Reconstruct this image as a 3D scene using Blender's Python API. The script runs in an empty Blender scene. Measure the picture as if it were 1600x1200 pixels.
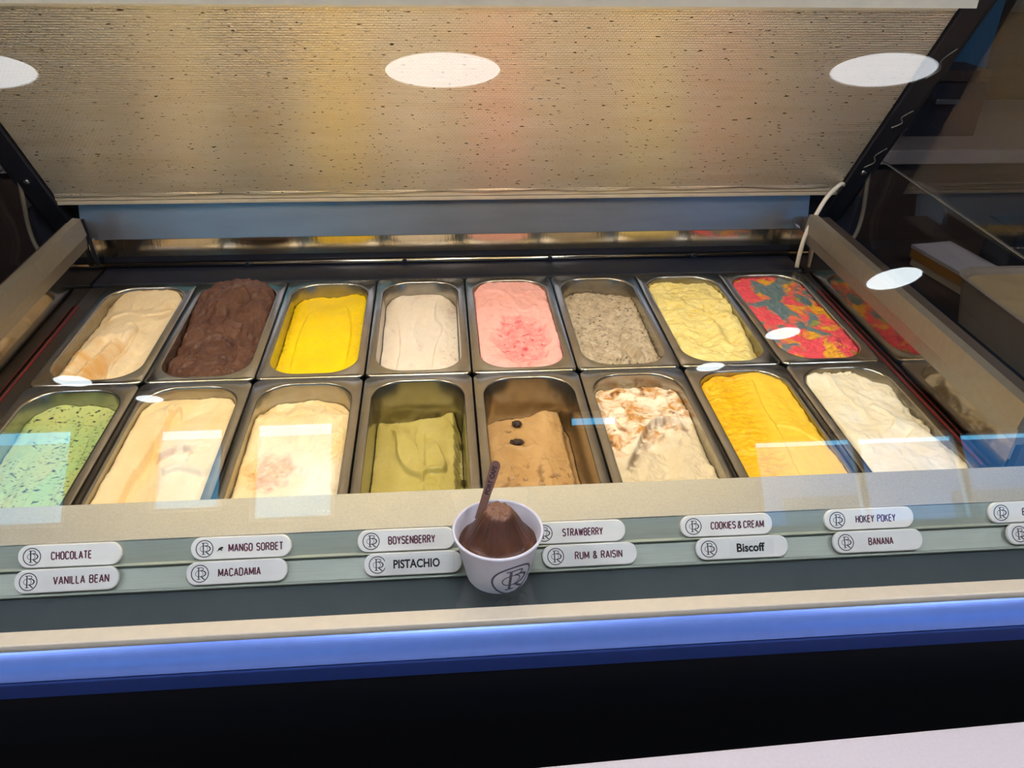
import bpy, bmesh, math, random
import numpy as np
from mathutils import Vector, Matrix

random.seed(4)
S = bpy.context.scene
COL = S.collection
PI = math.pi

# ------------------------------------------------------------------ camera
cam_d = bpy.data.cameras.new('camera')
cam = bpy.data.objects.new('camera', cam_d)
COL.objects.link(cam)
cam.location = (-0.0399, -1.0914, 0.6466)
cam.rotation_euler = (1.0232, -0.01484, -0.08391)
cam_d.sensor_fit = 'HORIZONTAL'
cam_d.sensor_width = 36.0
cam_d.lens = 36.0 * 1283.8 / 1600.0
cam_d.clip_start = 0.02
cam_d.clip_end = 200
S.camera = cam

# ------------------------------------------------------------------ world, exposure
S.view_settings.view_transform = 'Standard'
S.view_settings.look = 'None'
S.view_settings.gamma = 1.0
S.view_settings.use_curve_mapping = False
S.view_settings.exposure = 0.0
W = bpy.data.worlds.new('sky')
S.world = W
W.use_nodes = True
wn, wl = W.node_tree.nodes, W.node_tree.links
wn.clear()
w_out = wn.new('ShaderNodeOutputWorld')
w_bg = wn.new('ShaderNodeBackground')
w_tc = wn.new('ShaderNodeTexCoord')
w_sep = wn.new('ShaderNodeSeparateXYZ')
w_ramp = wn.new('ShaderNodeValToRGB')
w_ramp.color_ramp.elements[0].position = 0.0
w_ramp.color_ramp.elements[0].color = (0.40, 0.76, 1.0, 1)
w_ramp.color_ramp.elements[1].position = 0.30
w_ramp.color_ramp.elements[1].color = (0.06, 0.55, 1.0, 1)
wl.new(w_tc.outputs['Generated'], w_sep.inputs[0])
wl.new(w_sep.outputs['Z'], w_ramp.inputs[0])
wl.new(w_ramp.outputs[0], w_bg.inputs['Color'])
w_bg.inputs['Strength'].default_value = 9.0
wl.new(w_bg.outputs[0], w_out.inputs[0])

LED_STRENGTH = 52.0          # warm light bar inside the freezer
BIG_LAMP, SMALL_LAMP = 8.0, 13.0
FILL_LAMP = 30.0            # added round fill lamps, out of view over the customer side
sun_d = bpy.data.lights.new('sun', 'SUN')
sun_d.energy = 6.5
sun_d.angle = 0.01
sun_d.color = (1.0, 0.95, 0.88)
sun = bpy.data.objects.new('sun', sun_d)
COL.objects.link(sun)
sun.rotation_euler = (math.radians(50), 0, math.radians(165 - 180))   # high sun that lights the street outside

# ------------------------------------------------------------------ helpers
def lin(c):
    def f(v):
        v = v / 255.0
        return v / 12.92 if v <= 0.04045 else ((v + 0.055) / 1.055) ** 2.4
    return tuple(f(v) for v in c)

def rgba(c):
    return lin(c) + (1.0,)

def new_mat(name):
    m = bpy.data.materials.new(name)
    m.use_nodes = True
    return m, m.node_tree.nodes, m.node_tree.links, m.node_tree.nodes['Principled BSDF']

def mat(name, col, rough=0.5, metal=0.0, spec=0.5, noise=0.0, nscale=40.0, bump=0.0, bscale=200.0, stretch=(1, 1, 1), emit=None, coat=0.0, raw=False):
    m, n, l, b = new_mat(name)
    c = tuple(col) + (1,) if raw else rgba(col)
    b.inputs['Base Color'].default_value = c
    b.inputs['Roughness'].default_value = rough
    b.inputs['Metallic'].default_value = metal
    b.inputs['Specular IOR Level'].default_value = spec
    b.inputs['Coat Weight'].default_value = coat
    tc = n.new('ShaderNodeTexCoord')
    mp = n.new('ShaderNodeMapping')
    mp.inputs['Scale'].default_value = stretch
    l.new(tc.outputs['Object'], mp.inputs[0])
    if noise > 0:
        t = n.new('ShaderNodeTexNoise')
        t.inputs['Scale'].default_value = nscale
        t.inputs['Detail'].default_value = 4
        l.new(mp.outputs[0], t.inputs['Vector'])
        r = n.new('ShaderNodeValToRGB')
        r.color_ramp.elements[0].position = 0.3
        r.color_ramp.elements[1].position = 0.7
        r.color_ramp.elements[0].color = tuple(v * (1 - noise) for v in c[:3]) + (1,)
        r.color_ramp.elements[1].color = tuple(min(1, v * (1 + noise)) for v in c[:3]) + (1,)
        l.new(t.outputs['Fac'], r.inputs[0])
        l.new(r.outputs[0], b.inputs['Base Color'])
    if bump > 0:
        t2 = n.new('ShaderNodeTexNoise')
        t2.inputs['Scale'].default_value = bscale
        t2.inputs['Detail'].default_value = 3
        l.new(mp.outputs[0], t2.inputs['Vector'])
        bp = n.new('ShaderNodeBump')
        bp.inputs['Strength'].default_value = bump
        bp.inputs['Distance'].default_value = 0.001
        l.new(t2.outputs['Fac'], bp.inputs['Height'])
        l.new(bp.outputs[0], b.inputs['Normal'])
    if emit:
        b.inputs['Emission Color'].default_value = rgba(emit[0])
        b.inputs['Emission Strength'].default_value = emit[1]
    return m

def glass_mat(name, tint=(1, 1, 1), f0=0.043):
    m, n, l, b = new_mat(name)
    n.remove(b)
    out = n['Material Output']
    tr = n.new('ShaderNodeBsdfTransparent')
    tr.inputs[0].default_value = tuple(tint) + (1,)
    gl = n.new('ShaderNodeBsdfGlossy')
    gl.inputs['Roughness'].default_value = 0.0
    lw = n.new('ShaderNodeLayerWeight')
    lw.inputs['Blend'].default_value = 0.5
    pw = n.new('ShaderNodeMath'); pw.operation = 'POWER'; pw.inputs[1].default_value = 5.0
    ma = n.new('ShaderNodeMath'); ma.operation = 'MULTIPLY_ADD'
    ma.inputs[1].default_value = 1 - f0
    ma.inputs[2].default_value = f0
    l.new(lw.outputs['Facing'], pw.inputs[0])
    l.new(pw.outputs[0], ma.inputs[0])
    mx = n.new('ShaderNodeMixShader')
    l.new(ma.outputs[0], mx.inputs[0])
    l.new(tr.outputs[0], mx.inputs[1])
    l.new(gl.outputs[0], mx.inputs[2])
    l.new(mx.outputs[0], out.inputs[0])
    return m

def link(name, me, m=None, parent=None, smooth=False):
    o = bpy.data.objects.new(name, me)
    COL.objects.link(o)
    if m:
        me.materials.append(m)
    if parent:
        o.parent = parent
    if smooth:
        me.polygons.foreach_set('use_smooth', [True] * len(me.polygons))
    return o

def obj(name, bm, m=None, parent=None, smooth=False):
    me = bpy.data.meshes.new(name)
    bmesh.ops.recalc_face_normals(bm, faces=bm.faces)
    bm.to_mesh(me)
    bm.free()
    return link(name, me, m, parent, smooth)

def tag(o, label, cat, group=None):
    o['label'] = label
    o['category'] = cat
    if group:
        o['group'] = group
    return o

def thing(name, label, cat, loc=(0, 0, 0), group=None, rot=(0, 0, 0)):
    o = bpy.data.objects.new(name, None)
    o.empty_display_size = 0.02
    COL.objects.link(o)
    o.location = loc
    o.rotation_euler = rot
    return tag(o, label, cat, group)

def struct(o):
    o['kind'] = 'structure'
    return o

def bm_box(bm, lo, hi, bev=0.0, seg=2):
    x0, y0, z0 = lo
    x1, y1, z1 = hi
    v = [bm.verts.new(p) for p in ((x0, y0, z0), (x1, y0, z0), (x1, y1, z0), (x0, y1, z0), (x0, y0, z1), (x1, y0, z1), (x1, y1, z1), (x0, y1, z1))]
    fs = [bm.faces.new([v[i] for i in q]) for q in ((0, 3, 2, 1), (4, 5, 6, 7), (0, 1, 5, 4), (1, 2, 6, 5), (2, 3, 7, 6), (3, 0, 4, 7))]
    if bev > 0:
        es = list({e for f in fs for e in f.edges})
        bmesh.ops.bevel(bm, geom=es, offset=bev, segments=seg, affect='EDGES', profile=0.5)
    return bm

def box(name, lo, hi, m, parent=None, bev=0.0, seg=2):
    return obj(name, bm_box(bmesh.new(), lo, hi, bev, seg), m, parent)

def prism(name, prof, x0, x1, m, parent=None, smooth=False, bev=0):
    """closed (Y, Z) outline extruded along X"""
    bm = bmesh.new()
    a = [bm.verts.new((x0, y, z)) for y, z in prof]
    b = [bm.verts.new((x1, y, z)) for y, z in prof]
    n = len(prof)
    for i in range(n):
        j = (i + 1) % n
        bm.faces.new((a[i], a[j], b[j], b[i]))
    bm.faces.new(a[::-1])
    bm.faces.new(b)
    if bev:
        bmesh.ops.bevel(bm, geom=list(bm.edges), offset=bev, segments=2, affect='EDGES', profile=0.5)
    return obj(name, bm, m, parent, smooth)

def sheet(name, path, x0, x1, th, m, parent=None, bev=0.0):
    """an open (Y, Z) path given thickness th on its right-hand side, extruded along X"""
    P = [np.array(p, float) for p in path]
    off = []
    for i, p in enumerate(P):
        ds = []
        if i > 0: ds.append((p - P[i - 1]) / np.linalg.norm(p - P[i - 1]))
        if i < len(P) - 1: ds.append((P[i + 1] - p) / np.linalg.norm(P[i + 1] - p))
        ns = [np.array((d[1], -d[0])) for d in ds]
        s = sum(ns)
        s = s / np.linalg.norm(s)
        k = 1.0 / max(0.4, float(s @ ns[0]))
        off.append(p + s * th * k)
    return prism(name, [tuple(p) for p in P] + [tuple(p) for p in off[::-1]], x0, x1, m, parent, bev=bev)

def beam(name, p, q, w, h, m, parent=None, bev=0.0, up=(0, 0, 1)):
    """box bar from p to q, w across and h along 'up'"""
    p, q = Vector(p), Vector(q)
    d = q - p
    L = d.length
    z = d.normalized()
    u = Vector(up)
    x = u.cross(z)
    if x.length < 1e-6: x = Vector((1, 0, 0))
    x.normalize()
    y = z.cross(x)
    bm = bm_box(bmesh.new(), (-w / 2, -h / 2, 0), (w / 2, h / 2, L), bev)
    R = Matrix((x, y, z)).transposed().to_4x4()
    bmesh.ops.transform(bm, matrix=Matrix.Translation(p) @ R, verts=bm.verts)
    return obj(name, bm, m, parent)

def tube_bm(bm, pts, r, seg=10, cap=True):
    pts = [Vector(p) for p in pts]
    rs = r if isinstance(r, (list, tuple)) else [r] * len(pts)
    rings = []
    prev = None
    for i, p in enumerate(pts):
        t = (pts[min(i + 1, len(pts) - 1)] - pts[max(i - 1, 0)]).normalized()
        if prev is None:
            a = Vector((0, 0, 1)) if abs(t.z) < 0.9 else Vector((1, 0, 0))
            u = t.cross(a).normalized()
        else:
            u = (prev - t * prev.dot(t)).normalized()
        prev = u
        v = t.cross(u)
        rings.append([bm.verts.new(p + (u * math.cos(2 * PI * k / seg) + v * math.sin(2 * PI * k / seg)) * rs[i]) for k in range(seg)])
    for a, b in zip(rings, rings[1:]):
        for k in range(seg):
            bm.faces.new((a[k], a[(k + 1) % seg], b[(k + 1) % seg], b[k]))
    if cap:
        bm.faces.new(rings[0][::-1])
        bm.faces.new(rings[-1])
    return bm

def lathe_bm(bm, prof, seg=64, close=False):
    """(r, z) profile turned about Z"""
    rings = []
    for r, z in prof:
        if r < 1e-6:
            rings.append([bm.verts.new((0, 0, z))])
        else:
            rings.append([bm.verts.new((r * math.cos(2 * PI * k / seg), r * math.sin(2 * PI * k / seg), z)) for k in range(seg)])
    prs = list(zip(rings, rings[1:]))
    if close: prs.append((rings[-1], rings[0]))
    for a, b in prs:
        for k in range(seg):
            j = (k + 1) % seg
            if len(a) == 1 and len(b) == 1: continue
            if len(a) == 1: bm.faces.new((a[0], b[j], b[k]))
            elif len(b) == 1: bm.faces.new((a[k], a[j], b[0]))
            else: bm.faces.new((a[k], a[j], b[j], b[k]))
    return bm

def smooth_path(pts, n=8):
    P = [np.array(p, float) for p in pts]
    P = [2 * P[0] - P[1]] + P + [2 * P[-1] - P[-2]]
    out = []
    for i in range(1, len(P) - 2):
        for k in range(n):
            t = k / n
            a, b, c, d = P[i - 1], P[i], P[i + 1], P[i + 2]
            out.append(0.5 * ((2 * b) + (c - a) * t + (2 * a - 5 * b + 4 * c - d) * t * t + (3 * b - a - 3 * c + d) * t ** 3))
    out.append(P[-2])
    return out

# ------------------------------------------------------------------ materials
M = {}
M['steel'] = mat('stainless_steel', (172, 168, 160), 0.30, 1.0, noise=0.10, nscale=25, bump=0.05, bscale=60, stretch=(1, 12, 1))
M['pan_steel'] = mat('pan_steel', (176, 172, 164), 0.24, 1.0, noise=0.08, nscale=60, bump=0.06, bscale=90)
M['deck_steel'] = mat('speckled_steel_deck', (180, 177, 166), 0.55, 0.55, noise=0.07, nscale=420, bump=0.15, bscale=700)
M['rail_steel'] = mat('brushed_tag_rail', (158, 166, 156), 0.5, 0.25, noise=0.05, nscale=120, bump=0.05, bscale=120, stretch=(0.2, 4, 4))
M['brushed'] = mat('brushed_side_rail', (160, 153, 144), 0.45, 0.8, noise=0.05, nscale=90)
M['back_steel'] = mat('dull_back_steel', (146, 148, 158), 0.33, 0.9, noise=0.08, nscale=14, stretch=(0.6, 3, 3))
M['mirror_steel'] = mat('polished_strip', (200, 190, 175), 0.13, 1.0, noise=0.06, nscale=40, bump=0.2, bscale=70, stretch=(3, 1, 0.4))
M['navy'] = mat('navy_plastic', (22, 26, 42), 0.30, 0.0, noise=0.10, nscale=30, bump=0.05, bscale=60)
M['post'] = mat('dark_post_paint', (24, 27, 40), 0.35, 0.1, noise=0.15, nscale=50)
M['blue'] = mat('blue_metallic_paint', (112, 142, 218), 0.38, 0.5, noise=0.03, nscale=60, bump=0.03, bscale=300)
M['kick_shaded'] = mat('shaded_lower_panel', (7, 8, 15), 0.6, 0.0, spec=.25, noise=.05, nscale=50)  # navy panel painted near black, its shade put into the colour
M['kick'] = mat('dark_blue_panel', (36, 58, 122), 0.45, 0.2, noise=0.06, nscale=60)
M['beige'] = mat('cream_rail', (218, 205, 180), 0.42, 0.1, noise=0.03, nscale=90)
M['trough'] = mat('grey_trough', (74, 84, 88), 0.5, 0.3, noise=0.04, nscale=50)
M['glass'] = glass_mat('clear_glass', (0.985, 0.995, 0.99))
M['side_glass'] = glass_mat('side_glass', (0.84, 0.82, 0.82), 0.09)
M['window_glass'] = glass_mat('window_glass', (0.97, 0.99, 1.0), 0.04)
M['tape'] = mat('clear_tape_curl', (84, 84, 90), 0.3, noise=.05, nscale=80)
M['seam'] = mat('ground_glass_edge', (128, 130, 124), 0.5, 0.0)
M['wall_mirror'] = mat('polished_side_wall', (150, 140, 128), 0.07, 1.0, noise=.06, nscale=20)
M['dark_sill'] = mat('dark_steel_sill', (84, 78, 74), 0.3, .8, noise=.08, nscale=40)
M['dark_ledge'] = mat('dark_side_ledge', (74, 64, 60), 0.5, .2, noise=.08, nscale=30)
M['hinge'] = mat('satin_hinge_rail', (196, 186, 168), 0.45, 0.35, noise=.05, nscale=40)
M['red_seal'] = mat('red_sealing_strip', (120, 26, 30), 0.5, noise=.1, nscale=60)
M['white_cable'] = mat('white_cable', (214, 208, 198), 0.5, noise=0.04, nscale=80)
M['bolt'] = mat('bolt_steel', (190, 190, 188), 0.25, 1.0, noise=0.05, nscale=80)
M['strut'] = mat('strut_steel', (150, 144, 132), 0.4, 0.7, noise=0.08, nscale=60)
M['led'] = mat('warm_diffuser', (255, 240, 215), 0.5, emit=((255, 227, 170), LED_STRENGTH))
M['bar_case'] = mat('light_bar_case', (216, 206, 184), 0.4, 0.2, noise=0.04, nscale=50)
M['tag'] = mat('white_tag_plastic', (236, 234, 230), 0.35, noise=0.03, nscale=70)
M['ink'] = mat('navy_ink', (40, 36, 52), 0.6, noise=0.05, nscale=200)
M['maroon'] = mat('maroon_ink', (92, 32, 52), 0.6, noise=0.05, nscale=200)
M['black_ink'] = mat('black_ink', (24, 22, 26), 0.6, noise=0.05, nscale=200)
M['sticker'] = mat('clear_label_tape', (228, 227, 224), 0.45, noise=0.03, nscale=120)
M['cup'] = mat('white_paper_cup', (226, 222, 228), 0.5, noise=0.02, nscale=60)
M['wood'] = mat('brown_wood', (112, 76, 62), 0.6, noise=0.18, nscale=30, stretch=(6, 6, 0.6))
M['cup_ink'] = mat('grey_cup_ink', (82, 82, 96), 0.6, noise=0.08, nscale=100)

# embossed foil of the lid
def foil():
    m, n, l, b = new_mat('embossed_foil')
    tc = n.new('ShaderNodeTexCoord')
    mp = n.new('ShaderNodeMapping')
    mp.inputs['Scale'].default_value = (1, 1, 1)
    l.new(tc.outputs['Object'], mp.inputs[0])
    br = n.new('ShaderNodeTexBrick')
    br.inputs['Scale'].default_value = 1.0
    br.inputs['Brick Width'].default_value = 0.0064
    br.inputs['Row Height'].default_value = 0.0044
    br.inputs['Mortar Size'].default_value = 0.0011
    br.inputs['Mortar Smooth'].default_value = 1.0
    br.offset = 0.5
    l.new(mp.outputs[0], br.inputs['Vector'])
    st = n.new('ShaderNodeMapping'); st.inputs['Scale'].default_value = (1.5, 14, 1)
    l.new(tc.outputs['Object'], st.inputs[0])
    nz = n.new('ShaderNodeTexNoise'); nz.inputs['Scale'].default_value = 3; nz.inputs['Detail'].default_value = 5
    l.new(st.outputs[0], nz.inputs['Vector'])
    r1 = n.new('ShaderNodeValToRGB')
    r1.color_ramp.elements[0].position = 0.3; r1.color_ramp.elements[0].color = rgba((246, 232, 208))
    r1.color_ramp.elements[1].position = 0.7; r1.color_ramp.elements[1].color = rgba((253, 245, 228))
    l.new(nz.outputs['Fac'], r1.inputs[0])
    # worn specks where the foil has rubbed off
    sp = n.new('ShaderNodeMapping'); sp.inputs['Scale'].default_value = (80, 260, 1)
    l.new(tc.outputs['Object'], sp.inputs[0])
    n2 = n.new('ShaderNodeTexNoise'); n2.inputs['Scale'].default_value = 1.0; n2.inputs['Detail'].default_value = 2
    l.new(sp.outputs[0], n2.inputs['Vector'])
    r2 = n.new('ShaderNodeValToRGB')
    r2.color_ramp.elements[0].position = 0.655; r2.color_ramp.elements[0].color = (0, 0, 0, 1)
    r2.color_ramp.elements[1].position = 0.70; r2.color_ramp.elements[1].color = (1, 1, 1, 1)
    l.new(n2.outputs['Fac'], r2.inputs[0])
    mx = n.new('ShaderNodeMix'); mx.data_type = 'RGBA'
    l.new(r2.outputs[0], mx.inputs['Factor'])
    l.new(r1.outputs[0], mx.inputs['A'])
    mx.inputs['B'].default_value = rgba((92, 72, 58))
    l.new(mx.outputs['Result'], b.inputs['Base Color'])
    b.inputs['Metallic'].default_value = 0.70
    b.inputs['Roughness'].default_value = 0.27
    bp = n.new('ShaderNodeBump'); bp.inputs['Strength'].default_value = 0.5; bp.inputs['Distance'].default_value = 0.0010; bp.invert = True
    l.new(br.outputs['Fac'], bp.inputs['Height'])
    bp2 = n.new('ShaderNodeBump'); bp2.inputs['Strength'].default_value = 0.12; bp2.inputs['Distance'].default_value = 0.004
    l.new(nz.outputs['Fac'], bp2.inputs['Height'])
    wv = n.new('ShaderNodeTexWave'); wv.wave_type = 'BANDS'; wv.bands_direction = 'Y'; wv.wave_profile = 'SIN'
    wv.inputs['Scale'].default_value = 2 * PI / 20 / .0044
    l.new(tc.outputs['Object'], wv.inputs['Vector'])
    bp3 = n.new('ShaderNodeBump'); bp3.inputs['Strength'].default_value = 1.0; bp3.inputs['Distance'].default_value = 0.00016
    l.new(wv.outputs['Fac'], bp3.inputs['Height'])
    l.new(bp.outputs[0], bp3.inputs['Normal'])
    l.new(bp3.outputs[0], bp2.inputs['Normal'])
    l.new(bp2.outputs[0], b.inputs['Normal'])
    return m
M['foil'] = foil()

# ------------------------------------------------------------------ the room
FLOOR, CEIL = -0.90, 1.75
XL, XR, YB, YF = -4.4, 5.4, 2.6, -5.6
M['floor'] = mat('dark_timber_floor', (96, 78, 66), 0.4, noise=0.2, nscale=4, stretch=(0.5, 8, 1))
M['ceil'] = mat('ceiling_paint', (120, 116, 112), 0.9, noise=0.04, nscale=6)
M['wall'] = mat('warm_grey_wall', (84, 76, 70), 0.85, noise=0.08, nscale=5)
M['dark_wall'] = mat('dark_brown_wall', (44, 34, 32), 0.75, noise=0.15, nscale=5, stretch=(0.3, 1, 6))
M['frame'] = mat('window_frame_paint', (210, 212, 214), 0.5, noise=0.03, nscale=20)
struct(box('floor', (XL - .1, YF - .1, FLOOR - .1), (XR + .1, YB + .1, FLOOR), M['floor']))
struct(box('ceiling', (XL - .1, YF - .1, CEIL), (XR + .1, YB + .1, CEIL + .1), M['ceil']))
struct(box('wall_left', (XL - .1, YF, FLOOR), (XL, YB, CEIL), M['wall']))
struct(box('wall_right', (XR, YF, FLOOR), (XR + .1, YB, CEIL), M['wall']))
struct(box('wall_back', (XL - .1, YB, FLOOR), (XR + .1, YB + .1, CEIL), M['dark_wall']))
# shopfront wall with its openings
OPEN = [(-3.75, -2.85, 0.95, 1.735), (-2.27, -1.73, 1.02, 1.71), (-1.54, -0.90, 0.92, 1.73), (0.90, 1.34, 1.55, 1.70), (2.36, 4.95, 0.05, 1.44)]
bm = bmesh.new()
xs = [XL - .1] + [v for o in OPEN for v in o[:2]] + [XR + .1]
for i in range(0, len(xs), 2):
    bm_box(bm, (xs[i], YF - .14, FLOOR), (xs[i + 1], YF, CEIL))
for x0, x1, z0, z1 in OPEN:
    bm_box(bm, (x0, YF - .14, FLOOR), (x1, YF, z0))
    bm_box(bm, (x0, YF - .14, z1), (x1, YF, CEIL))
struct(obj('wall_front', bm, M['wall']))
for k, (x0, x1, z0, z1) in enumerate(OPEN):
    bm = bmesh.new()
    t = 0.04
    bm_box(bm, (x0, YF - .10, z0), (x0 + t, YF - .04, z1)); bm_box(bm, (x1 - t, YF - .10, z0), (x1, YF - .04, z1))
    bm_box(bm, (x0 + t, YF - .10, z0), (x1 - t, YF - .04, z0 + t)); bm_box(bm, (x0 + t, YF - .10, z1 - t), (x1 - t, YF - .04, z1))
    if x1 - x0 > 2:
        for xm in (x0 + (x1 - x0) / 3, x0 + 2 * (x1 - x0) / 3):
            bm_box(bm, (xm - .03, YF - .10, z0 + t), (xm + .03, YF - .04, z1 - t))
    fr = struct(obj('window_%d' % (k + 1), bm, M['frame']))
    pn = struct(box('window_pane', (x0 + t, YF - .073, z0 + t), (x1 - t, YF - .067, z1 - t), M['window_glass'], fr))
# the street beyond the windows
M['paving'] = mat('street_paving', (150, 148, 144), 0.9, noise=0.08, nscale=2)
M['render'] = mat('white_render', (218, 216, 212), 0.85, noise=0.06, nscale=3)
M['dark_glass'] = mat('shop_glass_dark', (52, 60, 70), 0.15, noise=0.1, nscale=2)
M['awning'] = mat('grey_blue_awning', (120, 136, 160), 0.8, noise=0.06, nscale=5)
struct(box('ground', (-30, -40, FLOOR - .3), (30, YF - .16, FLOOR - .12), M['paving']))
st = thing('shop_building', 'white rendered building across the street with dark shop windows', 'building', (0, -19, FLOOR - .12))
box('facade', (-14, -2, 0), (6.2, 2, 5.75), M['render'], st)
box('awning', (-9, 2, 2.6), (-1, 3.4, 2.75), M['awning'], st)
for i in range(6):
    box('window', (-12.5 + i * 4, 1.98, 0.5), (-10 + i * 4, 2.03, 2.3), M['dark_glass'], st)

M['render_blue'] = mat('blue_grey_render', (126, 142, 176), 0.85, noise=0.06, nscale=3)
sh = thing('blue_building', 'blue-grey rendered building across the street, right of the white one', 'building', (11, -19.5, FLOOR - .12))
box('facade', (-4.7, -2, 0), (14, 2, 5.2), M['render_blue'], sh)
for i in range(4):
    box('window', (-3.5 + i * 4, 1.98, 2.6), (-1.6 + i * 4, 2.03, 4.0), M['dark_glass'], sh)

# ceiling lamps: a row of large discs above the freezer, small downlights towards the shopfront, added round fill lamps
M['lamp_big'] = mat('large_lamp_diffuser', (245, 247, 250), 0.5, emit=((246, 249, 255), BIG_LAMP))
M['lamp_fill'] = mat('fill_lamp_diffuser', (245, 247, 250), 0.5, emit=((244, 244, 255), FILL_LAMP))
M['lamp_small'] = mat('small_lamp_diffuser', (245, 247, 250), 0.5, emit=((240, 250, 255), SMALL_LAMP))
M['lamp_trim'] = mat('lamp_trim', (190, 188, 182), 0.5, noise=0.02, nscale=20)
def ceiling_lamp(name, x, y, r, m, label, group, fy_=1.0):
    t = thing(name, label, 'ceiling lamp', (x, y, CEIL), group)
    bm = lathe_bm(bmesh.new(), [(r, -0.030), (r + .012, -0.030), (r + .014, -0.001), (r, -0.001)], 64, True)
    bmesh.ops.scale(bm, vec=(1, fy_, 1), verts=bm.verts)
    obj('lamp_trim', bm, M['lamp_trim'], t)
    bm = lathe_bm(bmesh.new(), [(0, -0.028), (r * .9, -0.0275), (r, -0.026), (r, -0.002), (0, -0.002)], 64)
    bmesh.ops.scale(bm, vec=(1, fy_, 1), verts=bm.verts)
    obj('diffuser', bm, m, t)
for x, nm in ((-1.50, 'left'), (-0.02, 'middle'), (1.50, 'right')):
    ceiling_lamp('oval_ceiling_lamp', x, -1.67, 0.19, M['lamp_big'], 'large white oval ceiling lamp, mirrored at top %s of the slanted glass' % nm, 'large oval ceiling lamps', 0.46)
    ceiling_lamp('round_fill_lamp', x, -0.98, 0.25, M['lamp_fill'], 'added round fill lamp, out of view above the %s of the freezer front' % nm, 'added round fill lamps over the freezer front')  # unseen fill lamps, added to brighten the cup and tags
for x, y, r, lb in ((2.42, -3.35, .165, 'small round ceiling lamp mirrored over the right side rail of the freezer'),
                (2.09, -4.12, .124, 'small round ceiling lamp mirrored on the multicoloured ice cream'),
                (1.80, -4.72, .112, 'small round ceiling lamp mirrored below the pale yellow ice cream'),
                (-2.45, -4.62, .13, 'small round ceiling lamp mirrored at the front of the caramel cream pan'),
                (-2.11, -5.04, .104, 'small round ceiling lamp mirrored at the back of the smooth cream pan')):
    ceiling_lamp('round_downlight', x, y, r * .86, M['lamp_small'], lb, 'small round ceiling lamps')

# cafe chairs and a table by the shopfront, seen only as reflections in the glass
M['chair_wood'] = mat('bent_chair_wood', (112, 82, 52), 0.5, noise=0.12, nscale=12)
def cafe_chair(x, y, rz, label):
    t = thing('cafe_chair', label, 'chair', (x, y, FLOOR), 'wooden chairs by the shopfront', (0, 0, rz))
    obj('seat', lathe_bm(bmesh.new(), [(0, .74), (.19, .74), (.20, .755), (.19, .775), (0, .775)], 40), M['chair_wood'], t)
    for sx in (-1, 1):
        for sy in (-1, 1):
            obj('leg', tube_bm(bmesh.new(), [(sx * .12, sy * .12, .745), (sx * .17, sy * .17, .35), (sx * .2, sy * .2, 0)], [.018, .016, .013]), M['chair_wood'], t)
    obj('backrest', tube_bm(bmesh.new(), smooth_path([(-.17, .10, .76), (-.2, .17, .98), (-.12, .2, 1.12), (.12, .2, 1.12), (.2, .17, .98), (.17, .10, .76)], 6), .014), M['chair_wood'], t)
    obj('stretcher', tube_bm(bmesh.new(), [(.17 * math.cos(a), .17 * math.sin(a), .36) for a in np.linspace(0, 2 * PI, 25)], .009, cap=False), M['chair_wood'], t)
cafe_chair(3.25, -5.0, 0.3, 'wooden bar chair by the shopfront, mirrored at the right end of the steel deck')
cafe_chair(3.95, -4.9, -0.4, 'wooden bar chair beside the right wall, mirrored near the right edge')

# ------------------------------------------------------------------ the display freezer
fz = thing('display_freezer', 'long ice cream display freezer with blue front, steel deck and slanted glass', 'display freezer', (0, 0, FLOOR))
FZ = -FLOOR    # parts are modelled in world coordinates and lowered with the empty
def part(o):
    o.location.z += FZ
    return o
XA, XB = -0.690, 0.672      # inside of the left and right walls
X0, X1 = -0.83, 0.83       # outer ends

# front deck, two tag rails, trough
part(sheet('serving_deck', [(-.308, .0205), (-.357, .006)], -.812, .812, -.0022, M['deck_steel'], fz, bev=.0007))
part(sheet('tag_rail', [(-.3568, .0042), (-.3712, -.0160), (-.3750, -.0160), (-.3757, -.0140)], -.812, .812, -.0015, M['rail_steel'], fz))
part(sheet('tag_rail', [(-.3735, -.0195), (-.3935, -.0345), (-.3975, -.0345), (-.3984, -.0320)], -.812, .812, -.0015, M['rail_steel'], fz))
part(sheet('trough', [(-.3950, -.0392), (-.415, -.041), (-.479, -.045)], -.812, .812, .002, M['trough'], fz))
part(box('front_rail', (X0, -.4990, -.052), (X1, -.4800, .0005), M['beige'], fz, bev=.0015))
part(box('rail_gasket', (X0, -.5005, -.052), (X1, -.4990, -.008), M['post'], fz))
prof = [(-.5010, -.0062)]
for k in range(13):                                # normals turn from 60 to 6 degrees above the horizontal
    n_ = math.radians(60 - 54 * (k + .5) / 13)
    prof.append((prof[-1][0] - .00235 * math.sin(n_), prof[-1][1] - .00235 * math.cos(n_)))
bz, by_ = prof[-1][1], prof[-1][0]
prof += [(-.5010, bz - .0008)]
part(prism('bumper', prof, X0, X1, M['blue'], fz))
part(prism('bumper_skirt', [(-.5010, bz - .0018), (by_ - .0004, bz - .0018), (by_ - .0012, bz - .0035), (by_ + .0002, bz - .024), (-.5010, bz - .0245)], X0, X1, M['kick'], fz))
part(prism('kick_panel', [(-.5010, bz - .0252), (by_ + .0012, bz - .0252), (by_ + .0020, bz - .06), (-.512, -.88), (-.5010, -.88)], X0, X1, M['kick_shaded'], fz))  # fade into shade below the skirt is painted by the black base

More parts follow.
